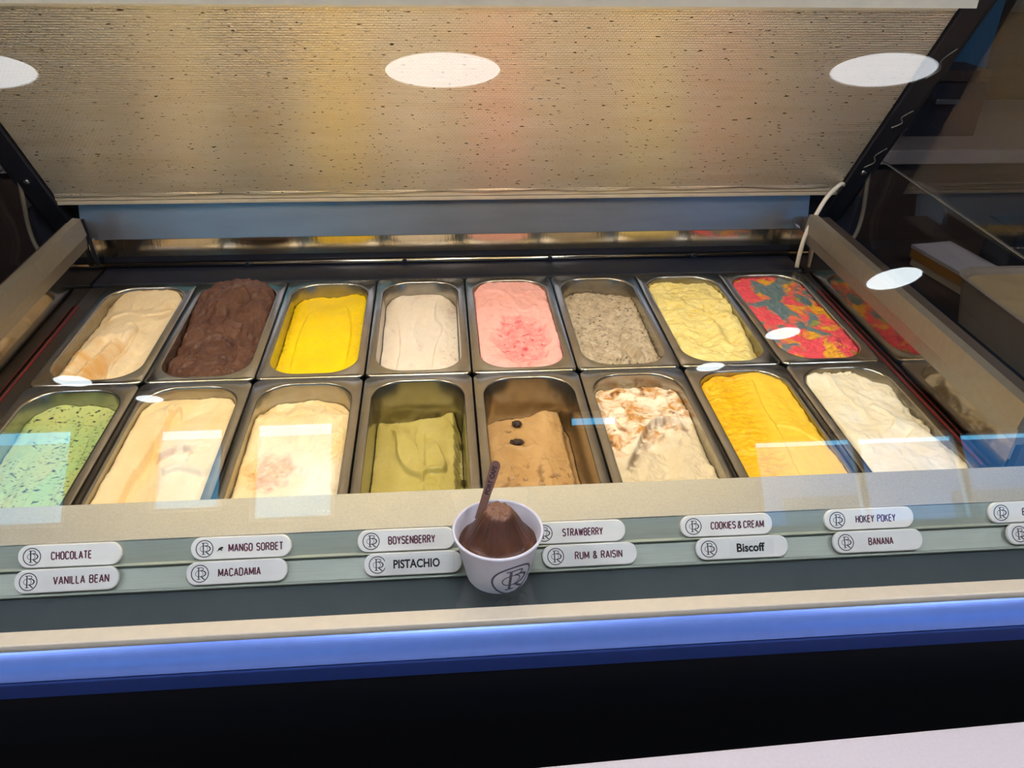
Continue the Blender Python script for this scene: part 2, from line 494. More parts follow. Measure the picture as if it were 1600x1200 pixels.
# front glass: flat shelf joined to a slanted pane leaning back 25 degrees
a25 = math.radians(25)
dirp = (math.sin(a25), math.cos(a25))          # up the slanted pane (Y, Z)
fold = (-.3760, -.0005)
top = (fold[0] + dirp[0] * .60, fold[1] + dirp[1] * .60)
part(sheet('front_glass', [(-.4798, -.0005), fold, top], -.814, .814, .005, M['glass'], fz))

# inside: side walls, side rails, back sill, back wall
for s, xw in ((-1, XA), (1, XB)):
    part(box('side_liner', (min(xw, xw + s * .004), -.30, -.20), (max(xw, xw + s * .004), .445, .066), M['wall_mirror'], fz))
    zr = .062 if s < 0 else .050
    part(box('side_sill', (min(s * .6600, xw), -.36, -.012), (max(s * .6600, xw), .36, -.006), M['dark_sill'], fz))
    part(box('sill_seal', (min(xw - s * .006, xw - s * .0035), -.27, -.0058), (max(xw - s * .006, xw - s * .0035), .28, -.0040), M['red_seal'], fz))
    xi = xw - s * .003
    y1 = .385 if s > 0 else .388
    bmr = bmesh.new()
    # brushed rail with a crease along its middle
    pr = [(xw - s * .0005, zr), (xw - s * .0030, zr + .024), (xw - s * .0052, zr + .0245), (xw - s * .0010, zr + .056), (xw + s * .012, zr + .058), (xw + s * .012, zr)]
    A = [bmr.verts.new((x, -.302, z)) for x, z in pr]
    B = [bmr.verts.new((x, y1, z)) for x, z in pr]
    for i in range(len(pr)):
        j = (i + 1) % len(pr)
        bmr.faces.new((A[i], A[j], B[j], B[i]))
    bmr.faces.new(A); bmr.faces.new(B[::-1])
    r = part(obj('side_rail', bmr, M['brushed'], fz))
    part(box('end_panel', (min(s * .821, s * .83), -.478, -.88), (max(s * .821, s * .83), .55, .02), M['post'], fz))
    part(box('side_ledge', (min(xw + s * .0125, s * .740), -.302, .0), (max(xw + s * .0125, s * .740), .44, zr + .030), M['dark_ledge'], fz))
bk = part(beam('rail_bracket', (-.688, .392, .116), (-.683, .400, .022), .007, .003, M['post'], fz, up=(0, 1, 0)))
part(box('back_sill', (XA, .362, -.05), (XB, .444, -.001), M['navy'], fz, bev=.004))
part(obj('sill_bead', tube_bm(bmesh.new(), [(XA - .02, .441, .004), (XB + .02, .441, .004)], .0045, 10), M['mirror_steel'], fz, True))
for x in (-.42, -.115, .175, .47):
    part(obj('sill_clip', tube_bm(bmesh.new(), [(x, .4385, .004), (x, .4335, .004)], .005, 10), M['navy'], fz))
part(box('back_slot', (XA, .447, .008), (XB, .452, .026), M['post'], fz))
part(prism('back_strip', [(.446, .020), (.446, .0545), (.452, .0545), (.452, .020)], XA, XB, M['mirror_steel'], fz))
part(sheet('back_panel', [(.4465, .055), (.468, .129)], XA - .03, XB + .03, .003, M['back_steel'], fz))
part(box('hinge_rail', (-.755, .4420, .1335), (.755, .478, .1440), M['hinge'], fz, bev=.0012))
part(box('hinge_rail', (-.755, .4440, .1245), (.755, .4660, .1322), M['hinge'], fz, bev=.0012))
part(box('well_floor', (XA, -.36, -.24), (XB, .44, -.22), M['navy'], fz))
part(box('back_body', (X0, .49, -.88), (X1, .56, .10), M['post'], fz))

# lid: raised foil-lined flap leaning over the pans
lid = part(thing('lid', '', ''))
for kk in ('label', 'category'): del lid[kk]
lid.parent = fz
lp, lq = Vector((0, .441, .1475)), Vector((0, .247, .489))
ld = (lq - lp)
LL = ld.length
ldir = ld.normalized()
lnor = Vector((-1, 0, 0)).cross(ldir)         # towards the back/up; local X runs to the left
LM = Matrix.Translation(lp + Vector((0, 0, FZ))) @ Matrix((Vector((-1, 0, 0)), ldir, lnor)).transposed().to_4x4()
lid.matrix_local = LM
def splay(o):
    for v in o.data.vertices:
        v.co.x *= 1 + .036 * v.co.y / LL
    return o
bm = bmesh.new()
# liner with slightly wavy lower hem
nx = 60
rows = [-.001, .004, LL]
vs = []
for j, yy in enumerate(rows):
    vs.append([bm.verts.new((-.745 + 1.49 * i / nx, yy - (.0022 * math.sin(i * .55) * math.sin(i * .21) if j == 0 else 0), -.004 - (.002 * abs(math.sin(i * .4)) if j == 0 else 0))) for i in range(nx + 1)])
for j in range(2):
    for i in range(nx):
        bm.faces.new((vs[j][i], vs[j][i + 1], vs[j + 1][i + 1], vs[j + 1][i]))
r = bmesh.ops.extrude_face_region(bm, geom=list(bm.faces))
bmesh.ops.translate(bm, verts=[v for v in r['geom'] if isinstance(v, bmesh.types.BMVert)], vec=(0, 0, .0035))
splay(obj('foil_liner', bm, M['foil'], lid))
splay(box('lid_panel', (-.747, .006, .0005), (.747, LL, .018), M['post'], lid))
splay(box('liner_lip', (-.745, LL - .001, -.006), (.745, LL + .012, .02), M['bar_case'], lid, bev=.002))
for s in (-1, 1):
    po = part(thing('post', '', ''))
    for kk in ('label', 'category'): del po[kk]
    po.parent = fz
    po.matrix_local = LM.copy()
    bm = bm_box(bmesh.new(), (min(s * .748, s * .786), -.145, -.012), (max(s * .748, s * .786), LL + .03, .020), .002)
    splay(obj('post_bar', bm, M['post'], po))
    bm = bm_box(bmesh.new(), (min(s * .7865, s * .80), -.145, -.002), (max(s * .7865, s * .80), LL + .03, .014), .002)
    splay(obj('post_flange', bm, M['navy'], po))
    # clear tape curling off the outer edge of the post
    for (t0, t1) in ((.06, .11), (.16, .2), (.27, .33)):
        if s < 0:
            pts = smooth_path([(s * .762, t0, -.0135), (s * .775, t0 + .3 * (t1 - t0), -.0145), (s * .768, t0 + .6 * (t1 - t0), -.0135), (s * .78, t1, -.0145)], 5)
            splay(obj('tape_curl', tube_bm(bmesh.new(), pts, .0012, 6), M['tape'], po))
    bm = lathe_bm(bmesh.new(), [(0, .004), (.003, .004), (.0055, .002), (.006, 0), (0, 0)], 20)
    bmesh.ops.transform(bm, matrix=Matrix.Translation((s * .772, .045, -.0125)) @ Matrix.Rotation(PI, 4, 'X'), verts=bm.verts)
    obj('bolt', bm, M['bolt'], po)
    st_ = part(obj('strut', tube_bm(bmesh.new(), smooth_path([(s * .792, .425, .178), (s * .797, .425, .13), (s * .803, .43, .09), (s * .800, .43, .05), (s * .785, .43, .015)], 5), .0042, 8), M['strut'], fz, True))

# light bar along the top inside the glass
lb = part(thing('light_bar', '', ''))
for kk in ('label', 'category'): del lb[kk]
lb.parent = fz
obj('bar_housing', tube_bm(bmesh.new(), [(-.705, -.098, 0.5600), (.605, -.098, 0.5600), (.620, -.098, 0.5600), (.630, -.098, 0.5600)], [.0205, .0205, .018, .010], 28), M['bar_case'], lb, True)
obj('bar_foot', bm_box(bmesh.new(), (-.70, -.106, .5360), (.58, -.084, .5430), .001), M['bar_case'], lb)
obj('bar_lip', bm_box(bmesh.new(), (-.70, -.1095, .5315), (.58, -.1065, .5435)), M['bar_case'], lb)
obj('diffuser', bm_box(bmesh.new(), (-.69, -.105, .5330), (.575, -.085, .5358)), M['led'], lb)

# side glass, a lower and an upper pane with a ground seam between
for s, xw in ((-1, XA), (1, XB)):
    xg = s * .815
    def pane(nm, poly, m):
        bm = bmesh.new()
        a = [bm.verts.new((xg, y, z)) for y, z in poly]
        b = [bm.verts.new((xg + s * .005, y, z)) for y, z in poly]
        n_ = len(poly)
        for i in range(n_):
            bm.faces.new((a[i], a[(i + 1) % n_], b[(i + 1) % n_], b[i]))
        bm.faces.new(a[::-1]); bm.faces.new(b)
        return part(obj(nm, bm, m, fz))
    fy = lambda z: -.366 + math.tan(a25) * z
    pane('side_glass', [(fy(.018), .018), (.49, .018), (.46, .1965), (fy(.18), .1765)], M['side_glass'])
    pane('side_glass', [(fy(.1785), .1780), (.46, .1980), (.21, .56), (fy(.54) + .03, .54), (fy(.54), .54)], M['side_glass'])
    pane('glass_seam', [(fy(.1770), .1767), (.46, .1967), (.46, .1978), (fy(.178), .1778)], M['seam'])

# white cable from the lid hinge down into the back corner
cb = smooth_path([(.752, .432, .150), (.735, .418, .153), (.704, .396, .136), (.682, .382, .104), (.666, .372, .072), (.661, .370, .036), (.6605, .370, .0035)], 8)
pc = part(obj('power_cable', tube_bm(bmesh.new(), cb, .0042, 12), M['white_cable'], fz, True))
pc['label'] = 'white cable looping down from the lid hinge'

# ------------------------------------------------------------------ pans
def rrect(hx, hy, r, z, n=12):
    out = []
    for cx_, cy_, a0 in ((hx - r, hy - r, 0), (-hx + r, hy - r, PI / 2), (-hx + r, -hy + r, PI), (hx - r, -hy + r, 3 * PI / 2)):
        for k in range(n + 1):
            a = a0 + PI / 2 * k / n
            out.append((cx_ + r * math.cos(a), cy_ + r * math.sin(a), z))
    return out
OX, OY = 0.0680, 0.1640     # half opening
PR = 0.047                  # corner radius of the opening
TAPER = 0.07
def pan_mesh():
    bm = bmesh.new()
    loops = [rrect(.0815, .1785, .012, -.0075), rrect(.0817, .1787, .012, -.0025), rrect(.0800, .1770, .011, 0), rrect(OX + .0035, OY + .0035, PR + .003, -.0006),
             rrect(OX + .0015, OY + .0015, PR + .001, -.0002), rrect(OX + .0003, OY + .0003, PR, -.0012), rrect(OX - .0004, OY - .0004, PR, -.0035),
             rrect(OX - TAPER * .06, OY - TAPER * .06, PR, -.06), rrect(OX - TAPER * .12, OY - TAPER * .12, PR - .006, -.12), rrect(OX - .025, OY - .025, PR - .02, -.13)]
    outer = [rrect(OX - .025, OY - .025, PR - .02, -.1312), rrect(OX - TAPER * .12 + .0015, OY - TAPER * .12 + .0015, PR - .006, -.1205), rrect(OX + .0018, OY + .0018, PR + .001, -.0045), rrect(.0800, .1770, .011, -.0030), rrect(.0805, .1775, .011, -.0075)]
    R = [[bm.verts.new(p) for p in lp_] for lp_ in loops]
    Q = [[bm.verts.new(p) for p in lp_] for lp_ in outer]
    n = len(R[0])
    def bridge(a, b):
        for i in range(n):
            bm.faces.new((a[i], a[(i + 1) % n], b[(i + 1) % n], b[i]))
    for a, b in zip(R, R[1:]): bridge(a, b)
    bm.faces.new(R[-1])
    for a, b in zip(Q, Q[1:]): bridge(a, b)
    bm.faces.new(Q[0][::-1])
    bridge(Q[-1], R[0])
    bmesh.ops.recalc_face_normals(bm, faces=bm.faces)
    me = bpy.data.meshes.new('ice_cream_pan')
    bm.to_mesh(me); bm.free()
    me.materials.append(M['pan_steel'])
    me.polygons.foreach_set('use_smooth', [True] * len(me.polygons))
    return me
PAN = pan_mesh()

# ------------------------------------------------------------------ ice cream surfaces
def _hash(ix, iy, seed):
    h = (ix.astype(np.int64) * 374761393 + iy.astype(np.int64) * 668265263 + seed * 1274126177) & 0xffffffff
    h = ((h ^ (h >> 13)) * 1274126177) & 0xffffffff
    return ((h ^ (h >> 16)) & 0xffff) / 65536.0
def gn(x, y, seed=0):
    ix, iy = np.floor(x), np.floor(y)
    fx, fy = x - ix, y - iy
    ux, uy = fx * fx * fx * (fx * (fx * 6 - 15) + 10), fy * fy * fy * (fy * (fy * 6 - 15) + 10)
    def g(dx, dy):
        a = _hash(ix + dx, iy + dy, seed) * 2 * PI
        return np.cos(a) * (fx - dx) + np.sin(a) * (fy - dy)
    return 1.41 * ((g(0, 0) * (1 - ux) + g(1, 0) * ux) * (1 - uy) + (g(0, 1) * (1 - ux) + g(1, 1) * ux) * uy)
def fbm(x, y, sx, sy, oct=4, seed=0, gain=0.5):
    """sx, sy: feature size in metres"""
    o, a, t = 0, 1.0, 0.0
    for k in range(oct):
        o = o + a * gn(x / sx * 2 ** k + 17.3 * k, y / sy * 2 ** k + 9.1 * k, seed + k * 31)
        t += a
        a *= gain
    return o / t
def ridged(x, y, sx, sy, oct=3, seed=0):
    o, a, t = 0, 1.0, 0.0
    for k in range(oct):
        o = o + a * (1 - np.abs(gn(x / sx * 2 ** k + 5.3 * k, y / sy * 2 ** k, seed + 77 * k)) * 2)
        t += a; a *= .5
    return o / t
def sst(a, b, t):
    t = np.clip((t - a) / (b - a), 0, 1)
    return t * t * (3 - 2 * t)
def pdist(x, y, pts):
    """unsigned and signed distance (m) to a polyline given in (u, v)"""
    P = [(p[0] * OX, p[1] * OY) for p in pts]
    best = np.full(x.shape, 1e9); sg = np.ones(x.shape); par = np.zeros(x.shape)
    n = len(P) - 1
    for i in range(n):
        ax, ay = P[i]; bx, by = P[i + 1]
        dx, dy = bx - ax, by - ay
        t = np.clip(((x - ax) * dx + (y - ay) * dy) / (dx * dx + dy * dy), 0, 1)
        ex, ey = x - ax - t * dx, y - ay - t * dy
        d = np.hypot(ex, ey)
        s = np.sign(dx * ey - dy * ex)
        m = d < best
        best = np.where(m, d, best); sg = np.where(m, s, sg); par = np.where(m, (i + t) / n, par)
    return best, sg * best, par
def sp(pts, n=6):
    return [tuple(p) for p in smooth_path([(a, b) for a, b in pts], n)]
def lip(x, y, pts, amp, w, both=0.0):
    """a fold: the left-hand side of the line rises sharply to a lip that fades over w"""
    d, s, p = pdist(x, y, sp(pts))
    fade = sst(0, .12, p) * sst(0, .12, 1 - p)
    return fade * amp * np.where(s > 0, np.exp(-s / w) * sst(0, .0038, s), -both * np.exp(-(-s) / .003))
def groove(x, y, pts, depth, w, rim=0.3):
    d, s, p = pdist(x, y, sp(pts))
    fade = sst(0, .1, p) * sst(0, .1, 1 - p)
    q = d / w
    return fade * (-depth * np.exp(-q * q) + rim * depth * np.exp(-(q - 1.7) ** 2 * 2))
def blob(x, y, u, v, ru, rv):
    return np.exp(-(((x / OX - u) / ru) ** 2 + ((y / OY - v) / rv) ** 2))
def C3(c):
    return np.array(lin(c))
def mixc(a, b, t):
    t = np.clip(t, 0, 1)[..., None]
    return a * (1 - t) + b * t

def ice_mat(name, rough=0.42, bump=0.25, bscale=260, spec=0.4, sss=0.0):
    m, n, l, b = new_mat(name)
    at = n.new('ShaderNodeVertexColor'); at.layer_name = 'flavour'
    tc = n.new('ShaderNodeTexCoord')
    nz = n.new('ShaderNodeTexNoise'); nz.inputs['Scale'].default_value = bscale; nz.inputs['Detail'].default_value = 4; nz.inputs['Roughness'].default_value = .6
    l.new(tc.outputs['Object'], nz.inputs['Vector'])
    hs = n.new('ShaderNodeHueSaturation')
    l.new(at.outputs['Color'], hs.inputs['Color'])
    mr = n.new('ShaderNodeMapRange'); mr.inputs['To Min'].default_value = .93; mr.inputs['To Max'].default_value = 1.05
    l.new(nz.outputs['Fac'], mr.inputs['Value']); l.new(mr.outputs[0], hs.inputs['Value'])
    l.new(hs.outputs[0], b.inputs['Base Color'])
    b.inputs['Roughness'].default_value = rough
    b.inputs['Specular IOR Level'].default_value = spec
    bp = n.new('ShaderNodeBump'); bp.inputs['Strength'].default_value = bump; bp.inputs['Distance'].default_value = .0012
    l.new(nz.outputs['Fac'], bp.inputs['Height']); l.new(bp.outputs[0], b.inputs['Normal'])
    return m

NX, NY = 104, 240
GAIN = 1.75
def ice_cream(col, row, fn, label, m, drop=.05):
    cxp, cyp = (col - 3.5) * .165, (.18 if row == 0 else -.18)
    p = bpy.data.objects.new('ice_cream_pan', PAN)
    COL.objects.link(p)
    p.location = (cxp, cyp, 0)
    tag(p, PAN_LABELS[row][col], 'pan', 'steel ice cream pans in two rows')
    u = np.linspace(-1, 1, NX); v = np.linspace(-1, 1, NY)
    # finer towards the rim
    u = np.sin(u * PI / 2) * .35 + u * .65
    v = np.sin(v * PI / 2) * .2 + v * .8
    U, V = np.meshgrid(u, v)
    hx, hy, r = OX - .0012, OY - .0012, PR
    yy = V * hy
    over = np.clip(np.abs(yy) - (hy - r), 0, r)
    half = hx - r + np.sqrt(np.maximum(r * r - over * over, 0))
    xx = U * half
    edge = np.minimum((1 - np.abs(U)) * half, (1 - np.abs(V)) * hy)
    h, colr, rough_edge = fn(xx, yy, edge)
    hm = float(np.median(h))
    h = hm + GAIN * (h - hm) + .0007 * fbm(xx, yy, .009, .009, 3, col + 9 * row)
    e_n = 0.6 + 0.8 * fbm(xx, yy, .018, .018, 3, col * 7 + row * 50)
    h = h - rough_edge * np.exp(-edge / .0035) * np.clip(e_n, .1, 2)
    hcl = np.clip(-h, 0, .12)
    X_ = xx * (1 - TAPER * hcl / OX)
    Y_ = yy * (1 - TAPER * hcl / OY)
    n_top = NX * NY
    co = np.stack([X_, Y_, h], -1).reshape(-1, 3)
    idx = np.arange(n_top).reshape(NY, NX)
    quads = np.stack([idx[:-1, :-1], idx[:-1, 1:], idx[1:, 1:], idx[1:, :-1]], -1).reshape(-1, 4)
    ring = np.concatenate([idx[0, :-1], idx[:-1, -1], idx[-1, :0:-1], idx[:0:-1, 0]])
    low = co[ring].copy()
    zb = float(min(h.min() - .008, -drop))
    zb = max(zb, -.112)
    k = 1 - TAPER * (abs(zb)) / OX - .02
    low[:, 0] = xx.reshape(-1)[ring] * k
    low[:, 1] = yy.reshape(-1)[ring] * (1 - TAPER * abs(zb) / OY - .01)
    low[:, 2] = zb
    nr = len(ring)
    li = n_top + np.arange(nr)
    sk = np.stack([ring, li, np.roll(li, -1), np.roll(ring, -1)], -1)
    faces = np.concatenate([quads, sk])
    me = bpy.data.meshes.new('ice_cream')
    allco = np.concatenate([co, low])
    flist = faces.tolist() + [li.tolist()[::-1]]
    me.from_pydata(allco.tolist(), [], flist)
    ca = me.color_attributes.new('flavour', 'FLOAT_COLOR', 'POINT')
    cc = np.ones((len(allco), 4))
    cf = colr.reshape(-1, 3)
    cc[:n_top, :3] = cf
    cc[n_top:, :3] = cf[ring]
    ca.data.foreach_set('color', cc.astype(np.float32).ravel())
    me.polygons.foreach_set('use_smooth', [True] * len(me.polygons))
    me.update()
    o = link('ice_cream', me, m)
    o.location = (cxp, cyp, 0)
    tag(o, label, 'ice cream', 'ice creams in the pans')
    return o

PAN_LABELS = [
    ['steel pan holding pale caramel ice cream, back row left end', 'steel pan holding dark chocolate ice cream', 'steel pan holding bright yellow sorbet in back row',
     'steel pan holding white ice cream between yellow and pink', 'steel pan holding pink strawberry ice cream', 'steel pan holding grey-beige cookie crumb ice cream',
     'steel pan holding lumpy pale yellow ice cream', 'steel pan holding red, blue and yellow marbled ice cream'],
    ['steel pan holding green ice cream with dark flecks', 'steel pan holding smooth plain cream ice cream', 'steel pan holding cream ice cream with golden brown patch',
     'steel pan holding olive green ice cream', 'steel pan holding tan ice cream with two raisins', 'steel pan holding white ice cream with brown caramel swirls',
     'steel pan holding deep yellow mango ice cream in front row', 'steel pan holding white ice cream, front row right end']]

def flat(x, c):
    return np.zeros(x.shape + (3,)) + C3(c)

# --- back row
def f_caramel(x, y, e):
    h = -.013 + .005 * fbm(x, y, .07, .09, 3, 1) + .0016 * fbm(x, y, .02, .045, 3, 2)
    h += groove(x, y, [(-.55, -1.1), (-.45, -.5), (-.35, .05)], .010, .011)
    h += groove(x, y, [(.02, -1.1), (.05, -.5), (.0, .1)], .013, .014, .45)
    h += lip(x, y, [(.42, -1.0), (.34, -.45), (.30, .05), (.1, .25), (-.25, .2)], .006, .02)
    h += lip(x, y, [(-.8, .35), (-.3, .5), (.3, .42), (.9, .6)], .0025, .02)
    front = sst(.15, -.35, y / OY) * sst(.5, .2, x / OX)
    rough = ridged(x, y, .012, .006, 3, 5)
    h += front * .0013 * rough
    h += .006 * sst(.6, 1, y / OY) - .004 * sst(-.55, -1, x / OX)
    c = mixc(C3((236, 214, 176)), C3((226, 176, 104)), front * sst(-.25, .45, fbm(x, y, .022, .03, 4, 9)) * .8 + .25 * sst(.1, .5, fbm(x, y, .03, .03, 3, 12)))
    return h, c, .006
def f_chocolate(x, y, e):
    v, u = y / OY, x / OX
    h = -.010 + .018 * sst(-.5, .85, v) * (1 - .55 * u * u) + .006 * fbm(x, y, .045, .06, 4, 21)
    wx = x + .012 * fbm(x, y, .05, .05, 3, 22)
    h += .0045 * ridged(wx, y, .035, .05, 3, 23) - .002
    h += lip(x, y, [(-.6, -.4), (-.1, -.15), (.4, -.3), (.8, -.2)], .004, .014)
    h += lip(x, y, [(-.4, .5), (.05, .75), (.5, .5)], .004, .014)
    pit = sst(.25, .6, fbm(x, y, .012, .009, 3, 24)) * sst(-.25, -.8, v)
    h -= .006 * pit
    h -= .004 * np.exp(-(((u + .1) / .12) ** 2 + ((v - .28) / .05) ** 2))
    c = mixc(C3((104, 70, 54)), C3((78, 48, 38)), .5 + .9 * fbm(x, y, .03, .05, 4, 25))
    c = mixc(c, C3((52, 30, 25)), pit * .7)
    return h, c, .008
def f_yellow(x, y, e):
    v, u = y / OY, x / OX
    h = -.025 + .006 * sst(.1, 1, u) * sst(.2, 1, v) + .0022 * fbm(x, y, .08, .12, 3, 31) + .0006 * fbm(x, y, .02, .02, 3, 32)
    h += lip(x, y, [(-.6, -.9), (-.62, -.1), (-.45, .5), (0, .72), (.45, .6), (.66, .0), (.62, -.9)], -.0022, .02)
    h += .0045 * (1 - np.abs(u) ** 3) * sst(-1.1, .2, v) * sst(.98, .5, v)
    h += .002 * ridged(x, y, .02, .02, 3, 33) * np.exp(-e / .008)
    c = mixc(C3((255, 222, 2)), C3((252, 210, 0)), .5 + .8 * fbm(x, y, .04, .06, 3, 34))
    return h, c, .003
def f_white(x, y, e):
    v, u = y / OY, x / OX
    h = -.031 + .004 * fbm(x, y, .06, .10, 3, 41) + .0012 * fbm(x, y, .02, .03, 3, 42) + .004 * sst(.3, .9, v) * (1 - u * u)
    h += lip(x, y, [(.42, .85), (.36, .45), (.55, .15), (.38, -.2), (.25, -.8)], .0035, .018)
    h += lip(x, y, [(-.62, -.9), (-.5, -.2), (-.62, .5)], -.003, .015)
    h += lip(x, y, [(-.1, .55), (-.2, .1), (.05, -.35)], .0022, .012)
    c = mixc(C3((240, 228, 214)), C3((214, 186, 184)), .6 * sst(.15, .6, fbm(x + .015 * fbm(x, y, .04, .04, 2, 44), y, .022, .06, 3, 43)))
    sm = sst(.36, .5, fbm(x, y, .008, .008, 2, 45)) * sst(.4, .8, u)
    c = mixc(c, C3((150, 96, 100)), .7 * sm)
    return h, c, .002
def f_pink(x, y, e):
    v, u = y / OY, x / OX
    core = np.exp(-(((u - .12 - .1 * v) / .72) ** 2 + ((v + .42) / .62) ** 2))
    cw = core + .25 * fbm(x, y, .03, .03, 3, 51)
    g = sst(.32, .66, cw)
    h = -.002 + .003 * fbm(x, y, .05, .08, 3, 52) - .006 * g
    h += g * .003 * ridged(x, y, .011, .008, 3, 53)
    h += (1 - g) * .0014 * fbm(x, y, .018, .03, 3, 54)
    h += lip(x, y, [(-.75, .75), (-.2, .6), (.2, .2), (.75, .35)], .003, .02)
    h += lip(x, y, [(-.1, .9), (.1, .55), (.7, .75)], .003, .016)
    c = mixc(C3((255, 190, 184)), C3((242, 128, 130)), g * (.55 + .6 * fbm(x, y, .015, .012, 3, 55)))
    rd = sst(.16, .42, fbm(x, y, .016, .01, 3, 56)) * (.25 + .75 * g)
    c = mixc(c, C3((206, 52, 74)), rd * .8)
    return h, c, .005
def f_cookies(x, y, e):
    v, u = y / OY, x / OX
    wx = x + .01 * fbm(x, y, .03, .03, 3, 61)
    h = -.020 + .004 * fbm(x, y, .05, .05, 3, 62) + .0035 * ridged(wx, y, .016, .011, 4, 63) - .0015
    h += lip(x, y, [(-.1, -.9), (.2, -.5), (.3, -.15), (.85, -.1)], -.006, .02)
    h += groove(x, y, [(.1, -.3), (.3, -.55), (.32, -.9)], .006, .007)
    h -= .006 * sst(.62, .95, v)
    c = mixc(C3((206, 192, 168)), C3((170, 152, 126)), .45 + 1.0 * fbm(x, y, .02, .02, 4, 64))
    cr = sst(.22, .36, fbm(x, y, .0075, .006, 2, 65)) * (.35 + .65 * sst(-.2, .4, fbm(x, y, .05, .05, 2, 66)))
    c = mixc(c, C3((78, 64, 54)), cr)
    return h, c, .004
def f_lemon(x, y, e):
    v, u = y / OY, x / OX
    h = -.004 + .006 * fbm(x, y, .045, .045, 3, 71) + .0028 * ridged(x + .012 * fbm(x, y, .03, .03, 2, 72), y + .008 * fbm(x, y, .03, .03, 2, 78), .036, .028, 4, 73) - .001
    sm = np.exp(-(((u + .15) / .5) ** 2 + ((v + .1) / .35) ** 2))
    h = h * (1 - .5 * sm) + (.0 - .003) * .5 * sm
    h += groove(x, y, [(.25, .1), (.5, -.2), (.45, -.7)], .006, .012, .4)
    h -= .010 * sst(.6, 1, u) * sst(-.1, -.7, v)
    h -= .006 * sst(.8, 1, v)
    c = mixc(C3((246, 230, 158)), C3((236, 214, 128)), .5 + fbm(x, y, .03, .03, 3, 74))
    sp_ = sst(.34, .46, fbm(x, y, .011, .010, 2, 75))
    c = mixc(c, C3((240, 196, 20)), sp_ * .8 * sst(.8, .0, np.abs(v)))
    og = sst(.25, .45, fbm(x, y, .014, .008, 2, 76)) * sst(.1, .6, u) * sst(.2, -.3, v)
    c = mixc(c, C3((222, 150, 70)), og * .7)
    return h, c, .006
def f_rainbow(x, y, e):
    v, u = y / OY, x / OX
    wx = x + .022 * fbm(x, y, .05, .06, 3, 81); wy = y + .022 * fbm(x, y, .05, .06, 3, 82)
    a = fbm(wx, wy, .036, .060, 3, 83)
    b = fbm(wx, wy, .040, .05, 3, 84)
    h = -.005 + .003 * fbm(x, y, .05, .05, 3, 85) + .002 * ridged(wx, wy, .02, .02, 3, 86)
    front = np.exp(-(((u - .35) / .5) ** 2 + ((v + .72) / .28) ** 2))
    h += front * .0035 * ridged(x, y, .009, .008, 3, 87)
    red, blue, yel = C3((236, 84, 98)), C3((92, 128, 138)), C3((232, 178, 40))
    left = np.exp(-(((u + .75) / .35) ** 2 + ((v - .25) / .6) ** 2))
    bl = np.exp(-(((u - .02) / .6) ** 2 + ((v - .45) / .4) ** 2))
    c = mixc(flat(x, (226, 132, 92)), red, sst(-.16, .16, a + .5 * front + .35 * left - .3 * bl))
    c = mixc(c, yel, .9 * sst(.06, .24, b + .12 * fbm(x, y, .010, .014, 3, 89) - .25 * left - .1 * front + .05))
    c = mixc(c, blue, .95 * sst(-.03, .17, -a + .12 * fbm(x, y, .012, .016, 3, 90) + .32 * bl - .45 * front - .3 * left - .02))
    c = mixc(c, C3((150, 160, 50)), .8 * sst(.2, .34, -b - .05) * sst(.05, .2, u))
    dk = sst(.3, .42, fbm(x, y, .012, .010, 2, 88)) * front
    c = mixc(c, C3((70, 40, 80)), dk * .8)
    return h, c, .003

# --- front row
def f_mint(x, y, e):
    v, u = y / OY, x / OX
    h = -.030 + .004 * fbm(x, y, .07, .11, 3, 101) + .0012 * fbm(x, y, .02, .05, 3, 102)
    h += lip(x, y, [(.15, .8), (.2, .2), (.05, -.3), (.1, -.9)], .004, .02)
    h += lip(x, y, [(-.6, .7), (-.5, .1), (-.65, -.5)], -.003, .02)
    h += lip(x, y, [(.5, .6), (.6, 0), (.45, -.6)], .003, .012)
    h += .004 * np.exp(-e / .02) * sst(.2, 1, v)
    rg = sst(-.35, -.6, v)
    h += rg * .002 * ridged(x, y, .02, .012, 3, 103)
    c = mixc(C3((194, 198, 122)), C3((164, 194, 128)), .5 + 1.2 * fbm(x, y, .05, .12, 3, 104))
    s1 = sst(.27, .36, fbm(x, y, .0055, .0042, 2, 105)) * sst(-.35, .25, fbm(x, y, .03, .03, 2, 106))
    s2 = sst(.36, .44, fbm(x, y, .010, .007, 2, 107))
    c = mixc(c, C3((38, 40, 30)), np.maximum(s1, s2))
    return h, c, .003
def f_cream(x, y, e):
    v, u = y / OY, x / OX
    h = -.008 + .003 * fbm(x, y, .06, .14, 3, 111) + .0006 * fbm(x, y, .02, .06, 3, 112)
    h += lip(x, y, [(-.35, .8), (-.38, .3), (-.5, -.2), (-.52, -.9)], -.009, .03)
    h += lip(x, y, [(-.35, .62), (-.2, .72), (-.1, .6)], .006, .012)
    h += lip(x, y, [(-.9, .62), (-.3, .82), (.5, .86), (.9, .75)], -.004, .02)
    h += lip(x, y, [(-.2, .02), (.15, .1), (.45, .05)], .007, .016)
    h += lip(x, y, [(.1, -.25), (.4, -.2), (.9, -.3)], .005, .02)
    h += lip(x, y, [(-.3, -.25), (.0, -.12), (.5, -.1)], -.004, .02)
    h -= .005 * sst(.88, 1, v)
    c = mixc(C3((242, 220, 174)), C3((236, 206, 150)), .45 + fbm(x, y, .04, .1, 3, 114))
    d, s, p = pdist(x, y, sp([(-.2, .02), (.15, .1), (.45, .05)]))
    c = mixc(c, C3((206, 150, 80)), .7 * np.exp(-(d / .004) ** 2) * sst(.1, .6, fbm(x, y, .012, .012, 2, 115) + .5))
    return h, c, .004
